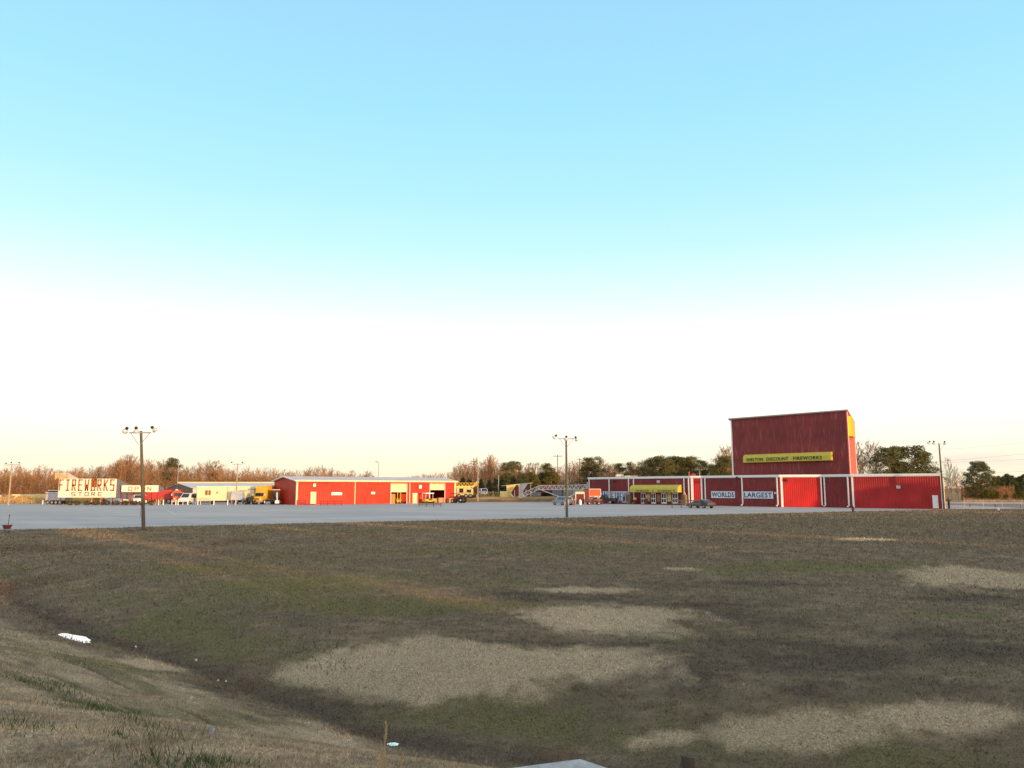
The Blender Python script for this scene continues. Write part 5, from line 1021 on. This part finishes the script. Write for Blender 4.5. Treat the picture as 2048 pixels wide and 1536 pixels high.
# OPEN sign
x0b, x1b = X(241.5,D), X(315,D); ztb, zbb = Z(970.5,D), Z(984,D); wb2 = x1b-x0b; hb = ztb-zbb
t = thing('roadside_sign', 'long cream sign board reading OPEN with a torn strip across the E', 'sign', (x0b, D, 0), 0)
c1 = (277-241.5)/73.5*wb2; c2 = (289-241.5)/73.5*wb2
mb = MB(); mb.bx(0,c1,0,0.12,zbb,ztb); mb.bx(c2,wb2,0,0.12,zbb,ztb); mb.add([(c1,0.0,zbb),(c1+0.75,0.0,zbb),(c1,0.0,ztb),(c1,0.12,zbb),(c1+0.75,0.12,zbb),(c1,0.12,ztb)], [(0,1,2),(5,4,3),(1,4,5,2),(0,3,4,1)]); part('board', mb, BOARD, t)
mb = MB(); mb.bx(c1,c2,0.13,0.17,ztb-0.5,ztb-0.15); mb.bx(c1+0.2,c2,0.13,0.17,zbb+0.2,zbb+0.45); part('backing_frame', mb, mat('orange_timber', (0.5,0.22,0.08), 0.8, var=0.2), t)
part('lettering', strokes('OPEN', (256-241.5)/73.5*wb2, zbb+0.3, 0.62, 0.66, 1.22, 0.12), BRNL, t)
for px in (243,260,288,313): mb = MB(); xx = X(px,D)-x0b; mb.bx(xx-0.08,xx+0.08,0.18,0.34,-0.1,zbb+0.5); part('post', mb, REDWD, t)
mb = MB(); mb.add([(wb2+0.02,0.1,zbb+0.05),(wb2+0.55,1.2,zbb+0.2),(wb2+0.55,1.2,ztb-0.4),(wb2+0.02,0.1,ztb)], [(0,1,2,3),(3,2,1,0)]); part('side_wing', mb, MATS['shade_toned_panel'], t)
# ------------------------------------------------------------------ drainage bits in the foreground
def litter(name, px, py, s, m, lab, cat='litter'):
    p = hit(px, py); mb = MB(); rr = random.Random(int(px)); vs = []
    for k in range(9): a = k/9*2*math.pi; q = s*0.6*(0.6+0.5*rr.random()); vs.append((q*math.cos(a), q*math.sin(a), 0.02+0.05*rr.random()))
    mb.add([(0,0,0.09)]+vs, [(0,k+1,(k+1) % 9+1) for k in range(9)]); single(name, mb, m, lab, cat, p)
SCRAP = mat('dirty_paper', (0.50,0.48,0.45), 0.9, var=0.35, vscale=30)
litter('paper_scrap', 436, 1364, 0.07, SCRAP, 'left one of two small white scraps on the reddish dead grass in the ditch'); litter('paper_scrap', 452, 1364.5, 0.06, SCRAP, 'right one of two small white scraps on the reddish dead grass')
litter('paper_scrap', 383, 1403, 0.06, SCRAP, 'small white scrap on the left bank below the ditch'); litter('paper_scrap', 271, 1299, 0.07, SCRAP, 'tiny pale scrap just right of the bright ice sheet'); litter('paper_scrap', 392, 1326, 0.06, SCRAP, 'tiny pale scrap above the two scraps in the ditch')
litter('paper_scrap', 424, 1470, 0.045, GREYM, 'flat grey scrap low on the left bank')
ICE = bpy.data.materials.new('wet_ice'); ICE.use_nodes = True; bI = ICE.node_tree.nodes['Principled BSDF']; bI.inputs['Base Color'].default_value = (0.95,0.95,0.96,1); bI.inputs['Metallic'].default_value = 1.0; bI.inputs['Roughness'].default_value = 0.04
def puddle(pts, lab, m, dz=0.0):
    c = hit(sum(p[0] for p in pts)/len(pts), sum(p[1] for p in pts)/len(pts)); w = [ground_pt(px, py, c.z+0.03+dz) for px, py in pts]; mb = MB(); n = len(w)
    mb.add([(p.x-c.x,p.y-c.y,0.03+dz) for p in w]+[(p.x-c.x,p.y-c.y,-0.25) for p in w], [tuple(range(n))]+[(i,n+i,n+(i+1)%n,(i+1)%n) for i in range(n)]); o = single('puddle', mb, m, lab, 'puddle', c)
    return o
puddle([(116,1269),(122,1266.5),(134,1266.8),(146,1269.5),(160,1271.5),(172,1273.5),(176,1277),(182,1280),(178,1283.5),(182,1285.5),(170,1286),(152,1284.5),(138,1282),(126,1277)], 'bright white puddle mirroring the sky at the left end of the ditch', ICE, 0.04)
puddle([(773,1488),(780,1485.5),(790,1485),(798,1487),(795,1491),(783,1492.5)], 'small pale puddle beside the dry reed stalk', ICE, 0.03)
# concrete headwall
c1_ = hit(1160, 1519); zc = c1_.z+0.28
p1 = ground_pt(1160,1518,zc); p0 = ground_pt(1015,1537,zc); p2 = ground_pt(1218,1537,zc)
d0 = (p0-p1); d2 = (p2-p1); q0 = p1+d0*1.15; q2 = p1+d2*2.0; q3 = q0+d2*2.0
mb = MB(); vv = [p1,q0,q3,q2]; mb.add([(p.x-p1.x,p.y-p1.y,0) for p in vv]+[(p.x-p1.x,p.y-p1.y,-0.7) for p in vv], [(0,1,2,3),(7,6,5,4),(0,4,5,1),(1,5,6,2),(2,6,7,3),(3,7,4,0)])
single('culvert_headwall', mb, CONC, 'pale concrete drain slab with one corner showing at the bottom of the view', 'drain slab', p1)
# weathered stump post
p = hit(1376, 1534); mb = MB(); rr = random.Random(2)
for k in range(7): mb.box((-0.09+k*0.03, 0, 0.06+0.01*rr.random()), (0.028,0.16,0.24+0.05*rr.random()))
single('wooden_stump', mb, WOODP, 'short weathered wooden stake stub in the grass right of the concrete slab', 'stake', p, 0.2)
def reed(px, py, hgt, lab, seed, n):
    p = hit(px, py); p.z -= 0.02; rr = random.Random(seed); t = thing('dry_reed', lab, 'plant', p); mb = MB()
    for k in range(n):
        a = Vector((rr.gauss(0,0.016),rr.gauss(0,0.016),0)); hh = hgt*rr.uniform(0.35,0.8); b = a+Vector((rr.gauss(0.005,0.02),rr.gauss(0,0.02),hh)); mb.beam(a,b,0.004,0.0015,n=4,caps=False)
    part('stalk', mb, mat('dry_straw', (0.46,0.33,0.20), 0.9, var=0.2), t); mb = MB(); mb.beam((0,0,0),(0.012,0,hgt*0.75),0.003,0.003,n=5)
    for k in range(26): z_ = hgt*(0.72+0.28*k/26); a = Vector((0.03*0.4+0.03*(z_/hgt-0.7),0,z_)); mb.beam(a,a+Vector((rr.gauss(0,0.005),rr.gauss(0,0.005),0.03)),0.005*(1.1-k/30),0.003,n=4,caps=False)
    part('seed_head', mb, MATS['dry_straw'], t)
reed(764, 1556, 0.34, 'tall dry straw coloured reed tuft rising from the bottom edge', 3, 11); reed(797, 1556, 0.16, 'short thin dry reed just right of the tall one', 5, 3)
# bright green tufts along the bank
def tuft_pts():
    X_, Y_ = [], []; rr = np.random.default_rng(8)
    for (a, b, n_, sp) in (((95,1355),(125,1395),260,0.22), ((120,1400),(170,1425),200,0.18), ((180,1400),(340,1480),900,0.16), ((300,1500),(360,1530),220,0.15), ((400,1515),(440,1530),260,0.12), ((30,1360),(60,1366),70,0.12), ((0,1440),(50,1455),160,0.2), ((230,1465),(245,1470),50,0.08), ((560,1290),(700,1335),120,0.5)):
        pa, pb = hit(*a), hit(*b); tt_ = rr.random(n_); X_.append(pa.x+(pb.x-pa.x)*tt_+rr.normal(0,sp,n_)); Y_.append(pa.y+(pb.y-pa.y)*tt_+rr.normal(0,sp,n_))
    return np.concatenate(X_), np.concatenate(Y_), rr
tx, ty, tg = tuft_pts(); TUFT = mat('fresh_green_grass', (0.06,0.095,0.03), 0.8, var=0.3, vscale=4)
tag(build_blades('grass', tx, ty, np.hypot(tx,ty), tg, 0.10, 1.2, TUFT, 0.5), 'brighter green grass tufts in a broken line along the left bank', 'grass', kind='stuff')
# ------------------------------------------------------------------ vegetation
def leaf_cloud(rr, centers, per, size):
    """many small triangles round the given clump centres (x,y,z,rx,rz)"""
    V = []; 
    for cx_, cy_, cz_, rx_, rz_ in centers:
        d = rr.normal(0, 1, (per, 3)); d /= np.linalg.norm(d, axis=1)[:, None]+1e-9; q = rr.random(per)**0.4
        p = np.stack([cx_+d[:,0]*rx_*q, cy_+d[:,1]*rx_*q, cz_+d[:,2]*rz_*q], 1); a = rr.normal(0, size, (per, 3)); b = rr.normal(0, size, (per, 3)); V.append(np.stack([p, p+a, p+b], 1))
    V = np.concatenate(V).reshape(-1, 3); return V, np.arange(len(V)).reshape(-1, 3)
def bare_mesh(seed, h, spread=0.33, low=0.3, twigs=7, dense=1.0):
    rr = random.Random(seed); T = MB(); Cw = MB(); lean = Vector((rr.gauss(0,.03),rr.gauss(0,.03),1)); p = Vector((0,0,-0.2)); pts = []
    n = 7
    for k in range(n):
        q = p+lean*(h*0.92/n)+Vector((rr.gauss(0,.012),rr.gauss(0,.012),0))*h; T.beam(p, q, h*0.013*(1-k/n*0.85), h*0.013*(1-(k+1)/n*0.85), n=5, caps=False); pts.append((p,q)); p = q
    def rot(v, ang):
        ax = v.orthogonal().normalized(); ax.rotate(Matrix.Rotation(rr.uniform(0, 6.283), 3, v)); w = v.copy(); w.rotate(Matrix.Rotation(ang, 3, ax)); return w
    nb = int(15*dense)
    for i in range(nb):
        f = low+(1-low)*(i+rr.random())/nb; k = min(n-1, int(f*n)); a = pts[k][0].lerp(pts[k][1], f*n-k); L = h*spread*(1.15-f)*rr.uniform(0.7,1.2)+h*0.06
        az = i*2.4+rr.random(); up = rr.uniform(0.7,1.5)+f; d = Vector((math.cos(az), math.sin(az), up)).normalized(); r0 = h*0.0055*(1.2-f); m = a
        for s_ in range(3):
            d2 = rot(d, rr.uniform(0.05,0.3)); q = m+d2*L/3; Cw.beam(m, q, r0*(1-s_*0.3), r0*(0.7-s_*0.28), n=3, caps=False)
            for j in range(3 if s_ else 1):
                st = m.lerp(q, rr.random()); dd = rot(d2, rr.uniform(0.35,0.8)); dd.z += 0.25; dd.normalize(); l2 = L*rr.uniform(0.25,0.5); e = st+dd*l2; Cw.beam(st, e, r0*0.4, r0*0.15, n=3, caps=False)
                for t_ in range(twigs):
                    s2_ = st.lerp(e, 0.25+0.75*rr.random()); d3 = rot(dd, rr.uniform(0.2,0.8)); d3.z += 0.15; l3 = l2*rr.uniform(0.35,0.9); w_ = d3.orthogonal().normalized()*h*0.0019; Cw.tri(s2_-w_, s2_+w_, s2_+d3*l3)
            m = q; d = d2
    return T, Cw
def bare_me(seed, h, **k):
    T, Cw = bare_mesh(seed, h, **k); return mesh_of(T, 'trunk', BARK), mesh_of(Cw, 'crown', TWIG)
BARE = [bare_me(100+i, 12.0, spread=0.24+0.035*(i % 4), low=(0.25,0.4,0.5,0.33)[i % 4], twigs=6) for i in range(8)]
SPREADT = [bare_me(200+i, 12.0, spread=0.42, low=0.18, twigs=9, dense=1.5) for i in range(2)]
def pine_me(seed, h, low=0.35, wid=0.26, m=PINE, ncl=64):
    rr = np.random.default_rng(seed); T = MB(); T.beam((0,0,-0.2),(0,0,h*0.55),h*0.016,h*0.011,n=7,caps=False); T.beam((0,0,h*0.55),(rr.normal(0,.01)*h,0,h*0.96),h*0.011,h*0.003,n=6,caps=False); cs = []
    for i in range(ncl):
        f = low+(1-low)*rr.random(); prof = math.sin(min(0.97,((f-low)/(1-low))*0.72+0.22)*math.pi)**0.55; az = rr.random()*6.283; rad_ = h*wid*prof*(0.35+0.65*rr.random()); z = f*h
        c = Vector((math.cos(az)*rad_, math.sin(az)*rad_, z)); T.beam((0,0,z-h*0.05),tuple(c),h*0.004,h*0.0015,n=3,caps=False); s_ = h*(0.045+0.035*rr.random()); cs.append((c.x,c.y,c.z,s_*1.3,s_*0.75))
    V, F = leaf_cloud(rr, cs, 95, h*0.012); return mesh_of(T, 'trunk', PBARK), np_mesh('crown', V, F, m)
PINES = [pine_me(i+1, 12.0, low=(0.35,0.45,0.3)[i % 3], wid=(0.26,0.22,0.30)[i % 3]) for i in range(5)]
def cedar_me(seed, h, m, wid=0.24, round_=0.6):
    rr = np.random.default_rng(seed); T = MB(); T.beam((0,0,-0.2),(0,0,h*0.85),h*0.02,h*0.004,n=6,caps=False); cs = []
    for i in range(120):
        f = 0.04+0.94*rr.random(); w_ = h*wid*(1-f)**round_; az = rr.random()*6.283; q = w_*(0.3+0.7*rr.random()); s_ = h*0.06*(0.7+0.6*rr.random())*(1.1-0.6*f); cs.append((math.cos(az)*q, math.sin(az)*q, f*h, s_*1.1, s_*1.3))
    V, F = leaf_cloud(rr, cs, 75, h*0.014); return mesh_of(T, 'trunk', PBARK), np_mesh('crown', V, F, m)
CED = [cedar_me(11,8,CEDAR), cedar_me(12,8,CEDAR,0.28,0.5), cedar_me(13,8,CEDAR,0.2,0.7)]; OLV = [cedar_me(21,8,OLIVE,0.3,0.45), cedar_me(22,8,OLIVE,0.26,0.6)]
def tree(name, src, h0, px, D, h, label, group, x=None, base=0.0, wsc=1.0):
    r = random.Random(int((px if px else x)*7+D*13)); xx = X(px, D) if x is None else x
    t = thing(name, label, 'tree', (xx, D, base), r.uniform(0, 6.28), group); s_ = h/h0; t.scale = (s_*wsc, s_*wsc, s_)
    for nm, me_ in (('trunk', src[0]), ('crown', src[1])): link(nm, me_, t)
    return t
sky_x = [0,30,60,85,110,160,200,250,300,340,360,400,430,470,520,560,600,640,680,700,735,760,800,830,870,895,915,940,985,1010,1050,1090,1120,1175,1210,1240,1290,1330,1400,1440,1467,1475]
sky_y = [938,932,936,930,938,934,930,914,924,916,934,924,930,938,934,940,938,930,940,948,944,958,958,949,946,944,926,922,912,926,926,932,928,918,920,928,922,918,924,920,898,900]
def top_at(px): return float(np.interp(px, sky_x, sky_y))
def hgt(px, D, j=0.0): return max(3.0, Z(top_at(px), D)+j)
rr = random.Random(77)
def zone_of(px):
    if px < 240: return 'in the sunlit wood behind the FIREWORKS and OPEN signs', 'bare trees behind the roadside signs'
    if px < 600: return 'in the wood behind the cream trailer and grey shed', 'bare trees behind the trailer and shed'
    if px < 905: return 'in the low far wood behind the red warehouse roof', 'bare trees behind the warehouse'
    if px < 1180: return 'in the tall wood behind the machinery and white boom', 'bare trees behind the machinery'
    return 'in the wood behind the flat store roof left of the tower', 'bare trees behind the store'
px = -160.0
while px < 1476:                       # front rank
    D = 255+rr.uniform(-9,9); zl, gp = zone_of(px)
    if 740 < px < 905: D = 420+rr.uniform(-20,20)
    if px > 1200: D = 232+rr.uniform(-6,10)
    h = hgt(max(px,0), D)*rr.uniform(0.78,1.0)
    tree('bare_tree', rr.choice(BARE if rr.random() < 0.85 else SPREADT), 12.0, px, D, h, 'bare leafless winter tree '+zl, gp); px += rr.uniform(7,13)
px = -150.0
while px < 1476:                       # second rank, reaching the skyline
    D = 275+rr.uniform(-8,8); zl, gp = zone_of(px)
    if 740 < px < 905: D = 450+rr.uniform(-20,20)
    if px > 1200: D = 250+rr.uniform(-6,8)
    h = hgt(max(px,0), D)*rr.uniform(0.92,1.05)
    tree('bare_tree', rr.choice(BARE+SPREADT), 12.0, px, D, h, 'bare leafless winter tree '+zl, gp); px += rr.uniform(9,16)
for px, h_ in ((248,913),(258,911),(268,914),(290,919),(410,922),(418,920),(426,923),(640,931),(700,942),(735,942),(984,910),(975,915),(1455,900),(1462,893),(1446,912)):
    D = 262; tree('bare_tree', rr.choice(SPREADT), 12.0, px, D, Z(h_, D), 'taller spreading bare tree '+zone_of(px)[0], zone_of(px)[1])
# far wood as one mass
def merge_trees(name, spots, label, m, seed=3):
    VT = []; FT = []; base = 0; srcs = []
    for i in range(4):
        T, Cw = bare_mesh(300+i, 12.0, spread=0.3, low=0.2, twigs=4, dense=0.9); v = np.array(T.v+Cw.v); f = []
        for q in T.f: f += [(q[0],q[1],q[2]),(q[0],q[2],q[3])] if len(q) == 4 else [q]
        for q in Cw.f: q = tuple(len(T.v)+i_ for i_ in q); f += [(q[0],q[1],q[2]),(q[0],q[2],q[3])] if len(q) == 4 else [q]
        srcs.append((v, np.array(f)))
    r_ = random.Random(seed)
    for x_, y_, h_ in spots:
        v, f = srcs[r_.randrange(4)]; a = r_.uniform(0,6.28); s_ = h_/12.0; c_, sn = math.cos(a)*s_, math.sin(a)*s_
        VT.append(np.stack([v[:,0]*c_-v[:,1]*sn+x_, v[:,0]*sn+v[:,1]*c_+y_, v[:,2]*s_], 1)); FT.append(f+base); base += len(v)
    o = link(name, np_mesh(name, np.concatenate(VT), np.concatenate(FT), m)); tag(o, label, 'wood', kind='stuff'); return o
spots = []
for k in range(620):
    px = rr.uniform(-220, 1478); D = rr.uniform(286, 330)
    if 745 < px < 900: D = rr.uniform(460, 520)
    spots.append((X(px, D), D, hgt(max(0,px), D)*rr.uniform(0.84,1.0)))
merge_trees('far_wood', spots, 'dense brown mass of bare woodland closing the horizon', mat('deep_wood_twigs', (0.25,0.138,0.068), 0.9, var=0.3, vscale=0.3))
def brush(name, px0, px1, D0, D1, n, h, m, label, size=0.30, seed=1, zb=0.0):
    g = np.random.default_rng(seed); D_ = g.uniform(D0, D1, n); p_ = g.uniform(px0, px1, n); x_ = np.array([(a-CX)/FPX*d*1.0 for a, d in zip(p_, D_)])*1.03
    z_ = g.random(n)**1.3*h*(0.5+0.8*fbm(x_*0.25, D_*0.25, 6)); V = np.empty((n,3,3)); c = np.stack([x_,D_,z_+zb], 1); V[:,0] = c+g.normal(0,0.05,(n,3)); V[:,1] = c+g.normal(0,0.05,(n,3)); up = g.normal(0,size*0.4,(n,3)); up[:,2] = np.abs(g.normal(0,size*2,n)); V[:,2] = c+up
    o = link(name, np_mesh(name, V.reshape(-1,3), np.arange(3*n).reshape(n,3), m)); tag(o, label, 'undergrowth', kind='stuff')
brush('undergrowth', -120, 745, 240, 270, 130000, 6.5, mat('brown_brush', (0.22,0.11,0.05), 0.9, var=0.35, vscale=0.5), 'tangled brown undergrowth along the foot of the left wood', 0.35, 3)
brush('undergrowth', 895, 1480, 238, 270, 90000, 5.5, mat('brown_brush', (0.22,0.11,0.05), 0.9), 'tangled undergrowth along the foot of the wood behind the machinery', 0.35, 4)
brush('tall_dry_grass', -220, 400, 163, 225, 120000, 0.9, mat('golden_dry_grass', (0.46,0.29,0.11), 0.9, var=0.25, vscale=0.4), 'golden dry grass field at the left beyond the lot', 0.22, 5)
brush('tall_dry_grass', 1890, 2400, 158, 215, 40000, 0.6, mat('tawny_dry_grass', (0.34,0.22,0.10), 0.9, var=0.25, vscale=0.4), 'tawny dry grass field at the right beyond the road', 0.18, 6)
brush('tall_dry_grass', 928, 1135, 184, 191, 14000, 0.2, mat('tawny_dry_grass', (0.34,0.22,0.10), 0.9), 'brown dry grass on the slope below the machinery', 0.09, 7, 0.42)
# pines mixed into the woods
for px, ty_, D in ((341,917,262),(1015,926,246),(1030,924,250),(1095,928,246),(1178,916,242),(1192,915,244),(1240,928,238),(1262,926,236),(1298,921,226),(1372,918,228),(1404,922,228),(1428,930,222),(1442,916,226),(1456,914,222)):
    tree('pine_tree', PINES[int(px) % 5], 12.0, px, D, Z(ty_, D), 'round topped pine '+zone_of(px)[0], 'pines in the background woods')
for px, ty_, D, k in ((1310,916,214,0),(1322,913,216,1),(1333,918,212,2),(1345,914,218,3),(1358,915,216,4),(1368,916,220,0),(1386,914,218,1)):
    tree('pine_tree', PINES[k], 12.0, px, D, Z(ty_, D), 'dense dark pine clustered behind the store roof left of the tower', 'dark pines behind the store roof', wsc=1.1)
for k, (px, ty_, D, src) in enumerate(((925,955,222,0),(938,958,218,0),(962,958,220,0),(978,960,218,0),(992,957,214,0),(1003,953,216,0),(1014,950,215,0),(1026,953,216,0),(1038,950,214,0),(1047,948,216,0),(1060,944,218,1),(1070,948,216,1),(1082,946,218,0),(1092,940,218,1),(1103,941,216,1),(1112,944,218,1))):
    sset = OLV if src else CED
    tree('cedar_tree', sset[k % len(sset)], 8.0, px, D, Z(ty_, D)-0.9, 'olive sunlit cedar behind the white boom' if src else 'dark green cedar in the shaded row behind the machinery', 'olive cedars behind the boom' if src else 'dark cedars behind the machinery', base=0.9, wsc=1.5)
# right of the tower
for k, (px, ty_, D, src, lab, w_) in enumerate(((1722,884,176,'s','tall pinkish bare tree directly against the right side of the tower',0.8),(1742,884,178,'s','wide bare tree second from the tower on its right',0.85),(1757,892,182,'s','bare tree touching the big pines right of the tower',0.8),
    (1783,895,172,'p','large dark pine left one of the two behind the right wing',1.25),(1800,896,175,'p','dark pine wedged between the two largest pines',1.1),(1830,894,173,'p','large flat topped pine right one of the two behind the right wing',1.35),(1850,906,176,'p','smaller pine at the right edge of the big pine group',1.1),
    (1873,936,182,'p','low round pine just left of the right corner pole',1.0),(1903,918,195,'s','slender bare tree just right of the right corner pole',0.6),(1918,934,198,'b','thin bare tree left of the lone big pine',0.8),(1897,940,200,'b','small bare tree behind the cream post',0.8),(1930,938,200,'b','bare tree touching the lone big pine',0.8))):
    src_ = {'s': SPREADT[k % 2], 'p': PINES[k % 5], 'b': BARE[k % 8]}[src]
    tree('pine_tree' if src == 'p' else 'bare_tree', src_, 12.0, px, D, Z(ty_, D), lab, None, wsc=w_)
LONE = pine_me(42, 12.0, low=0.05, wid=0.40, ncl=230)
tree('pine_tree', LONE, 12.0, 1962, 188, Z(925,188), 'lone broad pine standing in the open right of the store', None)
for px, ty_, D, k in ((1985,985,180,0),(1996,982,178,1),(2012,988,182,0),(2030,986,184,1),(2044,984,180,0),(2058,986,182,1),(1975,978,184,1)):
    tree('cedar_tree', OLV[k], 8.0, px, D, Z(ty_, D), 'low olive young evergreen along the far field edge right of the lone pine', 'young evergreens at the right field edge', wsc=1.7)
for k, (px, ty_) in enumerate(((1992,955),(2000,952),(2009,953),(2018,948),(2026,951),(2035,955),(2043,953),(2052,948),(2062,951),(2075,947),(2090,950),(2110,948))):
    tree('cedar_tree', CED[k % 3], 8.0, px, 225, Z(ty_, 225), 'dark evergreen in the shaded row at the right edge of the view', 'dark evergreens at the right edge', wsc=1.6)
px = 1892
while px < 1985:
    D = rr.uniform(200,216); tree('bare_tree', rr.choice(BARE), 12.0, px, D, Z(rr.uniform(948,966), D), 'thin bare sapling in the thicket around the lone big pine', 'saplings around the lone pine', wsc=0.9); px += rr.uniform(3,6)
brush('undergrowth', 1888, 1990, 195, 222, 16000, 3.5, mat('brown_brush', (0.22,0.11,0.05), 0.9), 'brown thicket undergrowth around the lone pine', 0.3, 9)
# clipped hedges under the signs
def hedge_me(seed, w, h):
    rr_ = np.random.default_rng(seed); cs = []
    for i in range(60): a = rr_.random()*6.283; v_ = rr_.random(); q = (1-abs(v_*2-1)**3)**0.5; cs.append((math.cos(a)*w*0.42*q, math.sin(a)*w*0.42*q, 0.12+v_*(h-0.22), 0.13, 0.12))
    V, F = leaf_cloud(rr_, cs, 60, 0.035); return np_mesh('foliage', V, F, HEDGE)
HM = [hedge_me(i, 1.25, 0.95) for i in range(3)]
for k, (px, w_) in enumerate(((140,1.15),(154.5,1.0),(174,0.95),(193,1.0),(213,1.15),(232,1.1),(251,1.1),(268,1.1),(284,1.0),(303,0.95))):
    nmz = ['first','second','third','fourth','fifth','sixth','seventh','eighth','ninth','tenth'][k]
    t = thing('clipped_shrub', f'{nmz} round clipped shrub from the left in the row under the roadside signs', 'shrub', V2(px,149.2), k*1.3, 'clipped shrubs under the signs'); t.scale = (w_,w_,1.0)
    link('foliage', HM[k % 3], t); mb = MB(); mb.lathe([(0.05,0),(0.04,0.3)], (0,0,0), 6); part('stem', mb, PBARK, t)
# evergreen row added out of view behind the viewpoint to shade the near field
for k in range(29):
    x_ = -9+k*5.8+rr.uniform(-1.5,1.5); y_ = -6-rr.uniform(0,5); h_ = 9.4+rr.uniform(-0.8,1.2)+(1.2 if k > 14 else 0)
    tree('cedar_tree', CED[k % 3], 8.0, None, y_, h_, 'unseen evergreen added behind the viewpoint to shade the near field', 'unseen shade evergreens behind the viewpoint', x=x_, wsc=1.9, base=0.5)
for k, (x_, y_, h_) in enumerate(((99,83,7.6),(103,80,8.4),(107,78,7.2))):  # unseen trees placed for their shadow on the lower store wing
    tree('cedar_tree', CED[k % 3], 8.0, None, y_, h_, 'unseen evergreen placed out of view to shade the store wing', 'unseen shade evergreens right of the store wing', x=x_, wsc=1.5)
